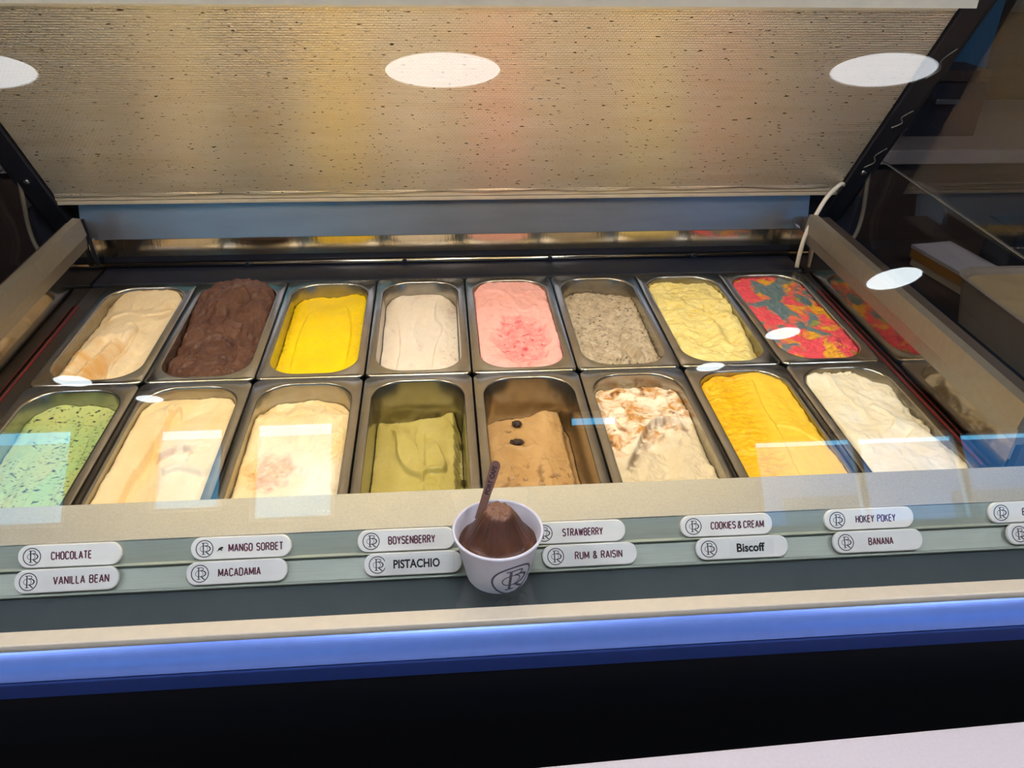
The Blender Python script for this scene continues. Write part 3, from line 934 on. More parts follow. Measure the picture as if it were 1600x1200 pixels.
def f_macadamia(x, y, e):
    v, u = y / OY, x / OX
    h = -.012 + .004 * fbm(x, y, .06, .09, 3, 121) + .0018 * ridged(x, y, .03, .045, 3, 122)
    h -= .010 * sst(.62, .95, v + .12 * np.abs(u) + .08 * fbm(x, y, .03, .03, 2, 123))
    pt = np.exp(-(((u + .35) / .55) ** 2 + ((v + .22) / .28) ** 2))
    g = sst(.3, .75, pt + .35 * fbm(x, y, .022, .02, 3, 124))
    h += g * (.003 * ridged(x, y, .013, .011, 3, 125) - .004)
    h += lip(x, y, [(-.2, .05), (.3, .0), (.75, -.15)], -.004, .016)
    c = mixc(C3((242, 222, 178)), C3((238, 206, 146)), .5 + fbm(x, y, .04, .06, 3, 126))
    c = mixc(c, C3((204, 132, 50)), g * (.45 + .9 * fbm(x, y, .014, .012, 3, 127)))
    wh = sst(.0, .5, u + .3 * fbm(x, y, .03, .03, 2, 128)) * sst(.05, -.3, v)
    c = mixc(c, C3((240, 226, 202)), wh * .8)
    return h, c, .004
def f_pistachio(x, y, e):
    v, u = y / OY, x / OX
    h = -.052 + .003 * fbm(x, y, .06, .1, 3, 131) + .0006 * fbm(x, y, .015, .03, 3, 132)
    h += .006 * sst(.1, .75, u) * sst(.2, .8, v) * sst(1, .8, np.abs(u))
    h += lip(x, y, [(-.72, .70), (-.55, .52), (-.48, .22), (-.25, .0), (.0, -.08), (.1, -.16), (.2, -.02), (.55, -.02), (.62, .1), (.48, .35), (.35, .5)], .0065, .03)
    h += lip(x, y, [(.1, -.16), (.12, -.4), (.1, -1)], .002, .01)
    h += lip(x, y, [(.12, .62), (.1, .35), (.12, .02)], -.0025, .018)
    h += lip(x, y, [(-.9, .72), (-.4, .78), (.2, .85), (.6, .78), (.8, .6)], -.006, .014)
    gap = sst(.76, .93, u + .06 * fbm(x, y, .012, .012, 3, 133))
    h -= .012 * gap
    h -= .012 * sst(.84, .97, v + .04 * fbm(x, y, .02, .02, 3, 134) - .05 * u)
    h += gap * .004 * ridged(x, y, .01, .014, 3, 135)
    c = mixc(C3((194, 180, 108)), C3((178, 163, 84)), .5 + fbm(x, y, .05, .08, 3, 136))
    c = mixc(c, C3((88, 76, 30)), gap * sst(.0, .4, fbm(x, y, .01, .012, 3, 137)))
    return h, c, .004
def f_coffee(x, y, e):
    v, u = y / OY, x / OX
    h = -.052 + .004 * fbm(x, y, .06, .08, 3, 141) + .0008 * fbm(x, y, .012, .02, 3, 142)
    h += .005 * sst(.5, -.1, np.abs(u - .35)) * sst(.2, .8, v)
    crk = sst(.12, .36, fbm(x, y, .010, .014, 3, 143)) * sst(.35, -.1, v + .2 * np.abs(u - .2))
    h -= .0030 * crk
    h += lip(x, y, [(.2, .2), (.3, -.1), (.15, -.4)], .003, .014)
    h += lip(x, y, [(-.8, .35), (-.2, .3), (.15, .35)], .002, .014)
    gap = sst(.72, .92, u + .05 * fbm(x, y, .02, .02, 3, 144))
    h -= .014 * gap
    h -= .012 * sst(.80, .95, v + .03 * fbm(x, y, .02, .02, 3, 145) - .08 * u)
    for uu, vv, ru, rv in ((-.28, .68, .10, .035), (-.34, .40, .13, .028)):
        h -= .003 * blob(x, y, uu, vv, ru * 1.2, rv * 1.3)
    c = mixc(C3((202, 164, 112)), C3((188, 146, 92)), .5 + fbm(x, y, .04, .06, 3, 146))
    c = mixc(c, C3((120, 82, 46)), crk * .7)
    d, s, p = pdist(x, y, sp([(-.62, .60), (-.5, .56), (-.38, .6)]))
    c = mixc(c, C3((70, 44, 26)), .8 * np.exp(-(d / .0025) ** 2) * sst(-.1, .3, fbm(x, y, .008, .008, 2, 147)))
    d, s, p = pdist(x, y, sp([(-.2, .5), (-.05, .47)]))
    return h, c, .003
def f_biscoff(x, y, e):
    v, u = y / OY, x / OX
    wx = x + .014 * fbm(x, y, .04, .04, 3, 151); wy = y + .014 * fbm(x, y, .04, .04, 3, 152)
    back = sst(-.05, .25, v - .25 * u + .1)
    h = -.017 + .004 * fbm(x, y, .05, .07, 3, 153) + back * .003 * ridged(wx, wy, .03, .03, 3, 154) + (1 - back) * .0016 * ridged(x, y, .016, .02, 3, 155)
    edge_l = [(-.75, -.35), (-.45, -.12), (-.15, .12), (.25, .28), (.75, .18)]
    h += lip(x, y, edge_l, .007, .025)
    h += groove(x, y, [(-.2, .0), (.1, -.15), (.0, -.5)], .005, .016)
    h -= .006 * sst(.85, 1, v)
    br = sst(-.14, .22, fbm(wx, wy, .036, .024, 5, 156, .62)) * back
    br = np.maximum(br, sst(.05, .3, fbm(wx, wy, .02, .05, 3, 157)) * back * sst(.5, -.3, u) * .8)
    c = mixc(C3((248, 234, 210)), C3((200, 138, 62)), br * (.55 + .45 * sst(-.2, .2, fbm(wx, wy, .010, .014, 3, 150))))
    c = mixc(c, C3((128, 76, 34)), br * sst(.15, .45, fbm(wx, wy, .02, .02, 3, 158)))
    c = mixc(c, C3((216, 200, 164)), (1 - back) * .85)
    d, s, p = pdist(x, y, sp(edge_l))
    c = mixc(c, C3((112, 74, 44)), .75 * np.exp(-(np.minimum(d, np.where(s < 0, d * .5, d)) / .004) ** 2) * sst(-.4, .3, fbm(x, y, .012, .012, 3, 159)))
    return h, c, .004
def f_mango(x, y, e):
    v, u = y / OY, x / OX
    scr = sst(.12, -.25, u - .15 * v + .12 * fbm(x, y, .03, .05, 3, 161))
    h = -.004 + .003 * fbm(x, y, .06, .1, 3, 162) - scr * .004
    h += scr * .0019 * ridged(x + .010 * fbm(x, y, .03, .03, 2, 163), y + .006 * fbm(x, y, .02, .03, 2, 168), .034, .016, 3, 164)
    h += lip(x, y, [(.28, .95), (.15, .5), (.12, .0), (.0, -.5), (.1, -1)], -.0015, .02)
    h += lip(x, y, [(.1, .1), (.5, .0), (.9, -.25)], .002, .016)
    h += lip(x, y, [(-.9, .7), (-.4, .88), (.2, .9)], .003, .012)
    h += (1 - scr) * .0006 * fbm(x, y, .02, .05, 3, 165)
    c = mixc(C3((250, 208, 66)), C3((244, 186, 6)), scr * .75 + .3 * fbm(x, y, .03, .04, 3, 166))
    c = mixc(c, C3((226, 146, 0)), scr * .6 * sst(.1, .5, fbm(x, y, .014, .010, 3, 167)))
    return h, c, .005
def f_vanilla(x, y, e):
    v, u = y / OY, x / OX
    h = .001 + .005 * fbm(x, y, .05, .06, 3, 171) + .0012 * ridged(x + .012 * fbm(x, y, .03, .03, 2, 172), y, .03, .03, 3, 173)
    hole = sst(.82, .98, v + .12 * fbm(x, y, .02, .02, 3, 174) + .3 * sst(.2, .9, u))
    hole = np.maximum(hole, sst(.6, .9, u - .1 + .25 * fbm(x, y, .025, .03, 3, 175)) * sst(-.5, .1, v))
    h -= .010 * hole
    h += lip(x, y, [(-.55, .85), (-.5, .45), (-.3, .1)], .004, .012)
    h += lip(x, y, [(-.1, .3), (.1, .2), (.15, .05), (.0, -.05)], .004, .01)
    h += lip(x, y, [(-.7, -.2), (-.1, -.25), (.5, -.1)], -.003, .014)
    c = mixc(C3((248, 240, 218)), C3((240, 226, 190)), .45 + 1.0 * fbm(x, y, .04, .05, 3, 176))
    return h, c, .006

M['ice_smooth'] = ice_mat('smooth_ice_cream', .38, .15, 200)
M['ice_rough'] = ice_mat('rough_ice_cream', .5, .45, 300)
M['ice_choc'] = ice_mat('chocolate_ice_cream', .42, .4, 260)
ROWS = [
    [(f_caramel, 'pale caramel cream ice cream with golden scoop marks', 'ice_smooth'), (f_chocolate, 'dark chocolate ice cream heaped above the rim of its pan', 'ice_choc'),
     (f_yellow, 'smooth bright yellow sorbet between chocolate and white', 'ice_smooth'), (f_white, 'smooth off-white ice cream with faint mauve ripples, low in its pan', 'ice_smooth'),
     (f_pink, 'pink strawberry ice cream with rough red scooped middle', 'ice_rough'), (f_cookies, 'grey-beige crumbly ice cream with dark cookie crumbs', 'ice_rough'),
     (f_lemon, 'lumpy pale yellow ice cream with orange bits', 'ice_rough'), (f_rainbow, 'marbled red, blue and yellow ice cream', 'ice_rough')],
    [(f_mint, 'light green ice cream with dark chocolate flecks', 'ice_smooth'), (f_cream, 'smooth plain cream ice cream in front of the caramel pan', 'ice_smooth'),
     (f_macadamia, 'cream ice cream with golden brown patch in the middle', 'ice_smooth'), (f_pistachio, 'olive green pistachio ice cream, low with spatula folds', 'ice_smooth'),
     (f_coffee, 'tan ice cream with two dark raisins', 'ice_smooth'), (f_biscoff, 'white ice cream with brown caramel swirls', 'ice_rough'),
     (f_mango, 'deep yellow mango ice cream, scraped on its left', 'ice_smooth'), (f_vanilla, 'lumpy plain white ice cream at the right end of the front row', 'ice_smooth')]]
for row in (0, 1):
    for col in range(8):
        fn, lb_, mm = ROWS[row][col]
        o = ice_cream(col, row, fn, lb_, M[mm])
        if fn is f_coffee:
            M['raisin'] = mat('dark_raisin', (58, 38, 32), .45, noise=.3, nscale=300, bump=.6, bscale=300)
            for uu, vv, ru, rv in ((-.28, .68, .0072, .0066), (-.34, .40, .0100, .0056)):
                bm = bmesh.new()
                bmesh.ops.create_icosphere(bm, subdivisions=4, radius=1)
                for v_ in bm.verts:
                    k = 1 + .10 * math.sin(9 * v_.co.x + 4 * v_.co.y) + .08 * math.sin(13 * v_.co.z + 7 * v_.co.x) + .06 * math.sin(17 * v_.co.y)
                    v_.co = Vector((v_.co.x * ru * k, v_.co.y * rv * k, v_.co.z * .004 * k))
                rz = obj('raisin', bm, M['raisin'], o, True)
                rz.location = (uu * OX, vv * OY, -.0505 if vv > .5 else -.0515)
                rz['label'] = 'dark raisin'

# ------------------------------------------------------------------ lettering and emblem
def text_mesh(body, width, height, bold=0.0, depth=.00012):
    cu = bpy.data.curves.new('txt', 'FONT')
    cu.body = body
    cu.size = 1.0
    cu.offset = bold
    cu.fill_mode = 'BOTH'
    cu.extrude = 0.0
    cu.resolution_u = 3
    to = bpy.data.objects.new('txt', cu)
    COL.objects.link(to)
    bpy.context.view_layer.update()
    me = bpy.data.meshes.new_from_object(to.evaluated_get(bpy.context.evaluated_depsgraph_get()))
    bpy.data.objects.remove(to)
    bpy.data.curves.remove(cu)
    xs_ = [v.co.x for v in me.vertices]; ys_ = [v.co.y for v in me.vertices]
    x0, x1, y0, y1 = min(xs_), max(xs_), min(ys_), max(ys_)
    for v in me.vertices:
        v.co = Vector(((v.co.x - (x0 + x1) / 2) / (x1 - x0) * width, (v.co.y - (y0 + y1) / 2) / (y1 - y0) * height, 0))
    bm = bmesh.new()
    bm.from_mesh(me)
    r = bmesh.ops.extrude_face_region(bm, geom=list(bm.faces))
    bmesh.ops.translate(bm, verts=[v for v in r['geom'] if isinstance(v, bmesh.types.BMVert)], vec=(0, 0, depth))
    bmesh.ops.recalc_face_normals(bm, faces=bm.faces)
    bm.to_mesh(me)
    bm.free()
    return me

def ribbon(bm, pts, w, zt=.00015, closed=False):
    """flat stroke in XY along pts; w is one width or a width per point"""
    P = [np.array(p[:2], float) for p in pts]
    n = len(P)
    ws = w if isinstance(w, (list, tuple, np.ndarray)) else [w] * n
    L, R_ = [], []
    for i in range(n):
        a = P[(i - 1) % n] if (closed or i > 0) else P[i]
        b = P[(i + 1) % n] if (closed or i < n - 1) else P[i]
        t = (b - a) / (np.linalg.norm(b - a) + 1e-12)
        nn = np.array((-t[1], t[0]))
        L.append(P[i] + nn * ws[i] / 2); R_.append(P[i] - nn * ws[i] / 2)
    top_ = [(bm.verts.new((l[0], l[1], zt)), bm.verts.new((r[0], r[1], zt))) for l, r in zip(L, R_)]
    bot_ = [(bm.verts.new((l[0], l[1], 0)), bm.verts.new((r[0], r[1], 0))) for l, r in zip(L, R_)]
    rng = range(n if closed else n - 1)
    for i in rng:
        j = (i + 1) % n
        bm.faces.new((top_[i][0], top_[i][1], top_[j][1], top_[j][0]))
        bm.faces.new((bot_[i][1], bot_[i][0], bot_[j][0], bot_[j][1]))
        bm.faces.new((top_[i][1], bot_[i][1], bot_[j][1], top_[j][1]))
        bm.faces.new((bot_[i][0], top_[i][0], top_[j][0], bot_[j][0]))

def _arc(cx_, cy_, rx, ry, a0, a1, n=14):
    return [(cx_ + rx * math.cos(a), cy_ + ry * math.sin(a)) for a in np.linspace(math.radians(a0), math.radians(a1), n)]
_O = _arc(.25, .74, .25, .26, 0, 180) + _arc(.25, .26, .25, .26, 180, 360) + [(.5, .74)]
_C = _arc(.25, .74, .25, .26, 15, 180) + _arc(.25, .26, .25, .26, 180, 345)
_Bow = [(0, 1), (.24, 1)] + _arc(.24, .76, .24, .24, 90, -90) + [(0, .52)]
GLYPH = {   # condensed block capitals drawn as centre lines: width, strokes
    'A': (.54, [[(0, 0), (.27, 1)], [(.27, 1), (.54, 0)], [(.09, .3), (.45, .3)]]),
    'B': (.5, [[(0, 0), (0, 1)], _Bow, [(0, .52), (.25, .52)] + _arc(.25, .26, .25, .26, 90, -90) + [(0, 0)]]),
    'C': (.5, [_C]), 'O': (.5, [_O]),
    'D': (.5, [[(0, 0), (0, 1)], [(0, 1), (.22, 1)] + _arc(.22, .72, .28, .28, 90, 0) + _arc(.22, .28, .28, .28, 0, -90) + [(0, 0)]]),
    'E': (.42, [[(0, 0), (0, 1)], [(0, 1), (.42, 1)], [(0, .53), (.38, .53)], [(0, 0), (.42, 0)]]),
    'G': (.5, [_C + [(.5, .46)], [(.3, .46), (.5, .46)]]),
    'H': (.48, [[(0, 0), (0, 1)], [(.48, 0), (.48, 1)], [(0, .53), (.48, .53)]]),
    'I': (.0, [[(0, 0), (0, 1)]]),
    'K': (.5, [[(0, 0), (0, 1)], [(0, .4), (.48, 1)], [(.16, .6), (.5, 0)]]),
    'L': (.4, [[(0, 1), (0, 0)], [(0, 0), (.4, 0)]]),
    'M': (.64, [[(0, 0), (0, 1)], [(0, 1), (.32, .15)], [(.32, .15), (.64, 1)], [(.64, 1), (.64, 0)]]),
    'N': (.5, [[(0, 0), (0, 1)], [(0, 1), (.5, 0)], [(.5, 0), (.5, 1)]]),
    'P': (.48, [[(0, 0), (0, 1)], _Bow]),
    'R': (.5, [[(0, 0), (0, 1)], _Bow, [(.24, .52), (.5, 0)]]),
    'S': (.48, [_arc(.24, .76, .24, .24, 20, 270) + _arc(.24, .26, .24, .26, 90, -160)]),
    'T': (.48, [[(0, 1), (.48, 1)], [(.24, 1), (.24, 0)]]),
    'U': (.5, [[(0, 1)] + _arc(.25, .26, .25, .26, 180, 360) + [(.5, 1)]]),
    'V': (.52, [[(0, 1), (.26, 0)], [(.26, 0), (.52, 1)]]),
    'W': (.72, [[(0, 1), (.18, 0)], [(.18, 0), (.36, .9)], [(.36, .9), (.54, 0)], [(.54, 0), (.72, 1)]]),
    'Y': (.5, [[(0, 1), (.25, .45)], [(.5, 1), (.25, .45)], [(.25, .45), (.25, 0)]]),
    '&': (.56, [[(.56, 0), (.12, .66)] + _arc(.25, .8, .15, .2, 200, -40) + [(.1, .42)] + _arc(.22, .24, .21, .24, 140, 300) + [(.52, .42)]]),
}
def stroke_text(body, width, height):
    bm = bmesh.new()
    x, sp_, runs = 0.0, .25, []
    for ch in body:
        if ch == ' ':
            x += .24
            continue
        w, st_ = GLYPH[ch]
        runs.append((x, st_))
        x += w + sp_
    total = max(x - sp_, 1e-6)
    kx, ky = width / (total + .16), height / 1.16
    for x0, st_ in runs:
        for q in st_:
            pts = [((x0 + p[0] - total / 2) * kx, (p[1] - .5) * ky) for p in q]
            # square the stroke ends a little past the joints
            ribbon(bm, pts, .18 * ky)
    me = bpy.data.meshes.new('lettering')
    bmesh.ops.recalc_face_normals(bm, faces=bm.faces)
    bm.to_mesh(me)
    bm.free()
    return me

def emblem_bm(R, thin=1.0, zt=.00015):
    """ring with an interlaced B and R monogram"""
    bm = bmesh.new()
    arc = lambda cx_, cy_, rx, ry, a0, a1, n=28: [(cx_ + rx * math.cos(a), cy_ + ry * math.sin(a)) for a in np.linspace(math.radians(a0), math.radians(a1), n)]
    s = lambda pts: [(p[0] * R, p[1] * R) for p in pts]
    ribbon(bm, s(arc(0, 0, .95, .95, 0, 360, 73)[:-1]), .10 * R * thin, zt, True)
    ribbon(bm, s([(-.14, .66), (-.14, -.62)]), .13 * R * thin, zt)                    # stem
    ribbon(bm, s([(-.34, .66), (.20, .66)]), .07 * R * thin, zt)                      # head serif
    ribbon(bm, s([(-.34, -.63), (.06, -.63)]), .07 * R * thin, zt)                    # foot serif
    ribbon(bm, s([(.20, .66), (.36, .60), (.40, .50), (.30, .36), (.18, .30)]), .08 * R * thin, zt)
    ribbon(bm, s(arc(.02, .0, .62, .36, 88, -88, 24)), [(.06 + .08 * math.sin(PI * i / 23)) * R * thin for i in range(24)], zt)   # outer bowl
    ribbon(bm, s(arc(-.08, .0, .42, .34, 0, 360, 49)[:-1]), .055 * R * thin, zt, True)    # inner oval
    ribbon(bm, s([(.10, -.32), (.30, -.50), (.46, -.64), (.58, -.66)]), [.08 * R * thin, .13 * R * thin, .12 * R * thin, .06 * R * thin], zt)   # leg
    return bm

# ------------------------------------------------------------------ flavour tags
TL, TH, TT = .112, .0255, .0042
def tag_mesh():
    bm = bmesh.new()
    pts = rrect(TL / 2, TH / 2, TH / 2 - .0008, 0, 12)
    b0 = [bm.verts.new((p[0], p[1], 0)) for p in pts]
    loops = [b0]
    for sc, z in ((0, TT - .0012), (.0004, TT - .0005), (.0012, TT)):
        q = rrect(TL / 2 - sc, TH / 2 - sc, TH / 2 - .0008 - sc, 0, 12)
        loops.append([bm.verts.new((p[0], p[1], z)) for p in q])
    n = len(pts)
    for a, b in zip(loops, loops[1:]):
        for i in range(n):
            bm.faces.new((a[i], a[(i + 1) % n], b[(i + 1) % n], b[i]))
    bm.faces.new(loops[-1]); bm.faces.new(b0[::-1])
    bmesh.ops.recalc_face_normals(bm, faces=bm.faces)
    me = bpy.data.meshes.new('flavour_tag')
    bm.to_mesh(me); bm.free()
    me.materials.append(M['tag'])
    return me
TAGM = tag_mesh()
em_me = bpy.data.meshes.new('emblem')
_b = emblem_bm(.0098, 1.0)
bmesh.ops.recalc_face_normals(_b, faces=_b.faces)
_b.to_mesh(em_me); _b.free()
em_me.materials.append(M['ink'])

# rail faces: a point on the lip side, outward normal
def rail_pose(p_lo, p_hi, up, off):
    d = Vector((0, p_hi[0] - p_lo[0], p_hi[1] - p_lo[1])).normalized()
    nrm = Vector((1, 0, 0)).cross(d)
    c = Vector((0, p_lo[0], p_lo[1])) + d * up + nrm * off
    return c, Matrix((Vector((1, 0, 0)), d, nrm)).transposed().to_4x4()
R1 = rail_pose((-.3712, -.0160), (-.3568, .0042), TH / 2 - .0002, .0004)
R2 = rail_pose((-.3932, -.0338), (-.3764, -.0137), TH / 2 + .0004, .0004)      # leans on the lip above
TAGS = [  # rail, x of the left end, text, text centre from left, text width, height, style, label
    (1, -.5223, 'CHOCOLATE', .058, .0440, .0093, 'm', 'white oval tag lettered CHOCOLATE on the upper rail'),
    (1, -.3346, 'MANGO  SORBET', .0725, .0610, .0093, 'm', 'white oval tag lettered MANGO SORBET on the upper rail'),
    (1, -.1477, 'BOYSENBERRY', .0620, .0540, .0096, 'm', 'white oval tag lettered BOYSENBERRY on the upper rail'),
    (1, .0530, 'STRAWBERRY', .0610, .0480, .0093, 'm', 'white oval tag lettered STRAWBERRY, its left end behind the cup'),
    (1, .2315, 'COOKIES & CREAM', .0690, .0650, .0091, 'm', 'white oval tag lettered COOKIES & CREAM on the upper rail'),
    (1, .4086, 'HOKEY  POKEY', .0635, .0500, .0091, 'm', 'white oval tag lettered HOKEY POKEY on the upper rail'),
    (1, .6167, 'B', .0450, .0050, .0091, 'm', 'white oval tag at right edge of the upper rail, mostly cut off'),
    (2, -.5230, 'VANILLA  BEAN', .0720, .0600, .0093, 'm', 'white oval tag lettered VANILLA BEAN on the lower rail'),
    (2, -.3381, 'MACADAMIA', .0590, .0470, .0093, 'm', 'white oval tag lettered MACADAMIA on the lower rail'),
    (2, -.1405, 'PISTACHIO', .0600, .0530, .0100, 'p', 'white oval tag lettered PISTACHIO in bold black on a paper label'),
    (2, .0646, 'RUM  &  RAISIN', .0660, .0560, .0091, 'm', 'white oval tag lettered RUM & RAISIN on the lower rail'),
    (2, .2469, 'Biscoff', .0660, .0340, .0103, 'b', 'white oval tag lettered Biscoff in bold black'),
    (2, .4143, 'BANANA', .0590, .0310, .0091, 'm', 'white oval tag lettered BANANA on the lower rail'),
    (2, .6336, '', 0, 0, .0000, 'm', 'white oval tag at right edge of the lower rail, only its emblem in view')]
for i, (rail, xl, txt, tc_, tw, th_, sty, lab) in enumerate(TAGS):
    c, Rm = R1 if rail == 1 else R2
    o = bpy.data.objects.new('flavour_tag', TAGM)
    COL.objects.link(o)
    tag(o, lab, 'name tag', 'white flavour tags on the rails')
    o.matrix_world = Matrix.Translation(c + Vector((xl + TL / 2, 0, 0))) @ Rm @ Matrix.Rotation(random.uniform(-.006, .006), 4, 'Z')
    e = bpy.data.objects.new('emblem', em_me)
    COL.objects.link(e)
    e.parent = o
    e.location = (-TL / 2 + .0155, 0, TT)
    if sty in 'pb':
        w0, w1 = (.024, .104) if sty == 'p' else (.040, .094)
        box('paper_label', (-TL / 2 + w0, -.0095, TT), (-TL / 2 + w1, .0085, TT + .00018), M['sticker'], o)
    if txt:
        me = text_mesh(txt, tw, th_, .03) if sty in 'pb' else stroke_text(txt, tw, th_)
        l_ = link('lettering', me, M['maroon'] if sty == 'm' else M['black_ink'], o)
        l_.location = (-TL / 2 + tc_, 0, TT + (.0002 if sty in 'pb' else 0))
    if txt.startswith('MANGO'):
        bm = bmesh.new()
        for (a, b, k, g) in ((-.0012, -.0002, 1, .7), (.0009, .0009, .95, .2), (.0006, -.0014, .6, -.5)):
            q_ = [(.0021 * k * math.cos(t), .0013 * k * math.sin(t)) for t in np.linspace(0, 2 * PI, 20)[:-1]]
            bm.faces.new([bm.verts.new((a + p_[0] * math.cos(g) - p_[1] * math.sin(g), b + p_[0] * math.sin(g) + p_[1] * math.cos(g), .00015 + .00003 * k)) for p_ in q_])
        ribbon(bm, [(-.0042, -.0030), (-.0022, -.0010)], .0007)
        lf = obj('leaf_mark', bm, M['black_ink'], o)
        lf.location = (-TL / 2 + .0335, -.0006, TT)

# ------------------------------------------------------------------ cup of chocolate ice cream on the glass shelf
CX, CY, CZ = .0095, -.4290, 0.0001
CH, CR0, CR1 = .0625, .0335, .0462
cup = thing('paper_cup', 'white paper cup of chocolate ice cream standing on the glass shelf', 'cup', (CX, CY, CZ))
prof = [(0, .004), (CR0 - .0012, .004), (CR0 - .0012, .0005), (CR0, 0), (CR0 + .0003, .0006), (CR1, CH - .003)]
for k in range(9):
    a = -PI / 2 + PI * 1.5 * k / 8
    prof.append((CR1 + .0008 + .0016 * math.cos(a), CH - .0014 + .0016 * math.sin(a)))
prof += [(CR1 - .0011, CH - .004), (CR0 - .0004, .006), (0, .006)]
obj('cup_wall', lathe_bm(bmesh.new(), prof, 96), M['cup'], cup, True)
# emblem printed on the cone of the cup
bm = emblem_bm(.0235, .95, .0002)
for _ in range(2):
    bmesh.ops.subdivide_edges(bm, edges=[e for e in bm.edges if e.calc_length() > .003], cuts=2, use_grid_fill=True)
bmesh.ops.bisect_plane(bm, geom=list(bm.verts) + list(bm.edges) + list(bm.faces), plane_co=(0, -.0205, 0), plane_no=(0, 1, 0), clear_inner=True)
ang0 = math.radians(-90 + 21)
for v in bm.verts:
    z = .0215 + v.co.y
    r = CR0 + .0003 + (CR1 - CR0 - .0003) * (z / (CH - .003)) + .00005 + v.co.z
    a = ang0 + v.co.x / (CR0 + (CR1 - CR0) * .35)
    v.co = Vector((r * math.cos(a), r * math.sin(a), z))
obj('emblem', bm, M['cup_ink'], cup)
# ice cream mound in the cup
M['mound'] = ice_mat('cup_chocolate', .35, .35, 240)
bm = bmesh.new()
NR, NA = 46, 120
rings = []
lay_cols = []
rr_max = CR0 + (CR1 - CR0) * (.048 / CH) - .0014
for i in range(NR + 1):
    q = i / NR
    ring_ = []
    for k in range(NA):
        a = 2 * PI * k / NA
        x, y = q * math.cos(a), q * math.sin(a)
        ring_.append((x, y))
    rings.append(ring_)
Rg = np.array(rings)
gx, gy = Rg[..., 0] * rr_max, Rg[..., 1] * rr_max
qx, qy = Rg[..., 0], Rg[..., 1]
# soft cone with a flat torn top, leaning to the back
d0 = np.hypot(qx - .02, (qy - .12) / 1.0)
mz = .0470 + .0355 * (1 - sst(.26, .92, d0)) + .004 * np.exp(-((qx + .55) ** 2 + (qy + .2) ** 2) / .08)
mz += .0012 * fbm(gx, gy, .010, .010, 3, 201)
topm = sst(.42, .30, d0)
mz += topm * (.0048 * ridged(gx, gy, .009, .009, 3, 202) - .0012)
mz += .0006 * np.sin(np.arctan2(qy - .12, qx - .02) * 26) * sst(.35, .5, d0) * sst(.85, .6, d0)
mz -= .003 * sst(.9, 1.0, np.hypot(qx, qy))
lim = np.hypot(gx, gy)
allv = []
for i in range(NR + 1):
    for k in range(NA):
        allv.append((gx[i, k], gy[i, k], mz[i, k]))
fcs = []
for i in range(NR):
    for k in range(NA):
        j = (k + 1) % NA
        if i == 0:
            fcs.append((0, (i + 1) * NA + k, (i + 1) * NA + j))
        else:
            fcs.append((i * NA + k, (i + 1) * NA + k, (i + 1) * NA + j, i * NA + j))
base0 = len(allv)
for k in range(NA):
    a = 2 * PI * k / NA
    allv.append((.0300 * math.cos(a), .0300 * math.sin(a), .016))
for k in range(NA):
    j = (k + 1) % NA
    fcs.append((NR * NA + k, base0 + k, base0 + j, NR * NA + j))
fcs.append(tuple(base0 + k for k in range(NA))[::-1])
me = bpy.data.meshes.new('ice_cream_scoop')
me.from_pydata(allv, [], fcs)
ca = me.color_attributes.new('flavour', 'FLOAT_COLOR', 'POINT')
cdef = mixc(C3((98, 62, 44)), C3((70, 43, 33)), .5 + .9 * fbm(gx, gy, .014, .014, 3, 205))
cdef = mixc(cdef, C3((146, 104, 78)), topm * .85)
cc = np.ones((len(allv), 4)); cc[:base0, :3] = cdef.reshape(-1, 3); cc[base0:, :3] = C3((90, 56, 40))
ca.data.foreach_set('color', cc.astype(np.float32).ravel())
me.polygons.foreach_set('use_smooth', [True] * len(me.polygons))
sc_ = link('ice_cream_scoop', me, M['mound'])
sc_.location = (CX, CY, CZ)
tag(sc_, 'chocolate ice cream mounded to a soft peak inside the paper cup', 'ice cream')
# flat wooden spoon stuck into the mound
sa, sb = Vector((-.010, -.413, .062)), Vector((.0115, -.380, .1145))
spd = (sb - sa).normalized()
vw = Vector((-.04, -1.09, .647)) - sb
sn = (vw - spd * vw.dot(spd)).normalized()
sx = spd.cross(sn) * -1
sx = sn.cross(spd) * -1
sx = spd.cross(sn)
SL = (sb - sa).length
bm = bmesh.new()
w_lo, w_hi = .0046, .0056
out = [(-w_lo, 0), (w_lo, 0), (w_lo * .95, SL * .3), (w_hi, SL - .006)]
out += [(w_hi * math.cos(a), SL - .006 + .006 * math.sin(a)) for a in np.linspace(0, PI, 12)[1:]]
out += [(-w_lo * .95, SL * .3)]
f = bm.faces.new([bm.verts.new((p[0], p[1], 0)) for p in out])
r = bmesh.ops.extrude_face_region(bm, geom=[f])
bmesh.ops.translate(bm, verts=[v for v in r['geom'] if isinstance(v, bmesh.types.BMVert)], vec=(0, 0, .0014))
spn = obj('wooden_spoon', bm, M['wood'])
spn.matrix_world = Matrix.Translation(sa) @ Matrix((sx, spd, sn)).transposed().to_4x4()
tag(spn, 'flat brown wooden spoon standing in the cup of chocolate ice cream', 'spoon')
me = text_mesh('PORT CAFE', .032, .0052, .03)
lt = link('lettering', me, M['black_ink'], spn)
lt.rotation_euler = (0, 0, PI / 2)
lt.location = (0, SL - .0215, .0014)

# ------------------------------------------------------------------ white table in the foreground
M['table'] = mat('white_laminate', (216, 206, 208), 0.5, noise=0.03, nscale=300)
tb = thing('cafe_table', 'white table in the foreground, only a corner of its top in view', 'table', (.55, -.585, FLOOR), None, (0, 0, math.radians(1.6)))
box('tabletop', (-1.5, -.62, .77), (.9, 0, .80), M['table'], tb, bev=.002)
for x in (-1.4, .8):
    for y in (-.55, -.07):
        box('leg', (x - .025, y - .025, 0), (x + .025, y + .025, .77), M['post'], tb)

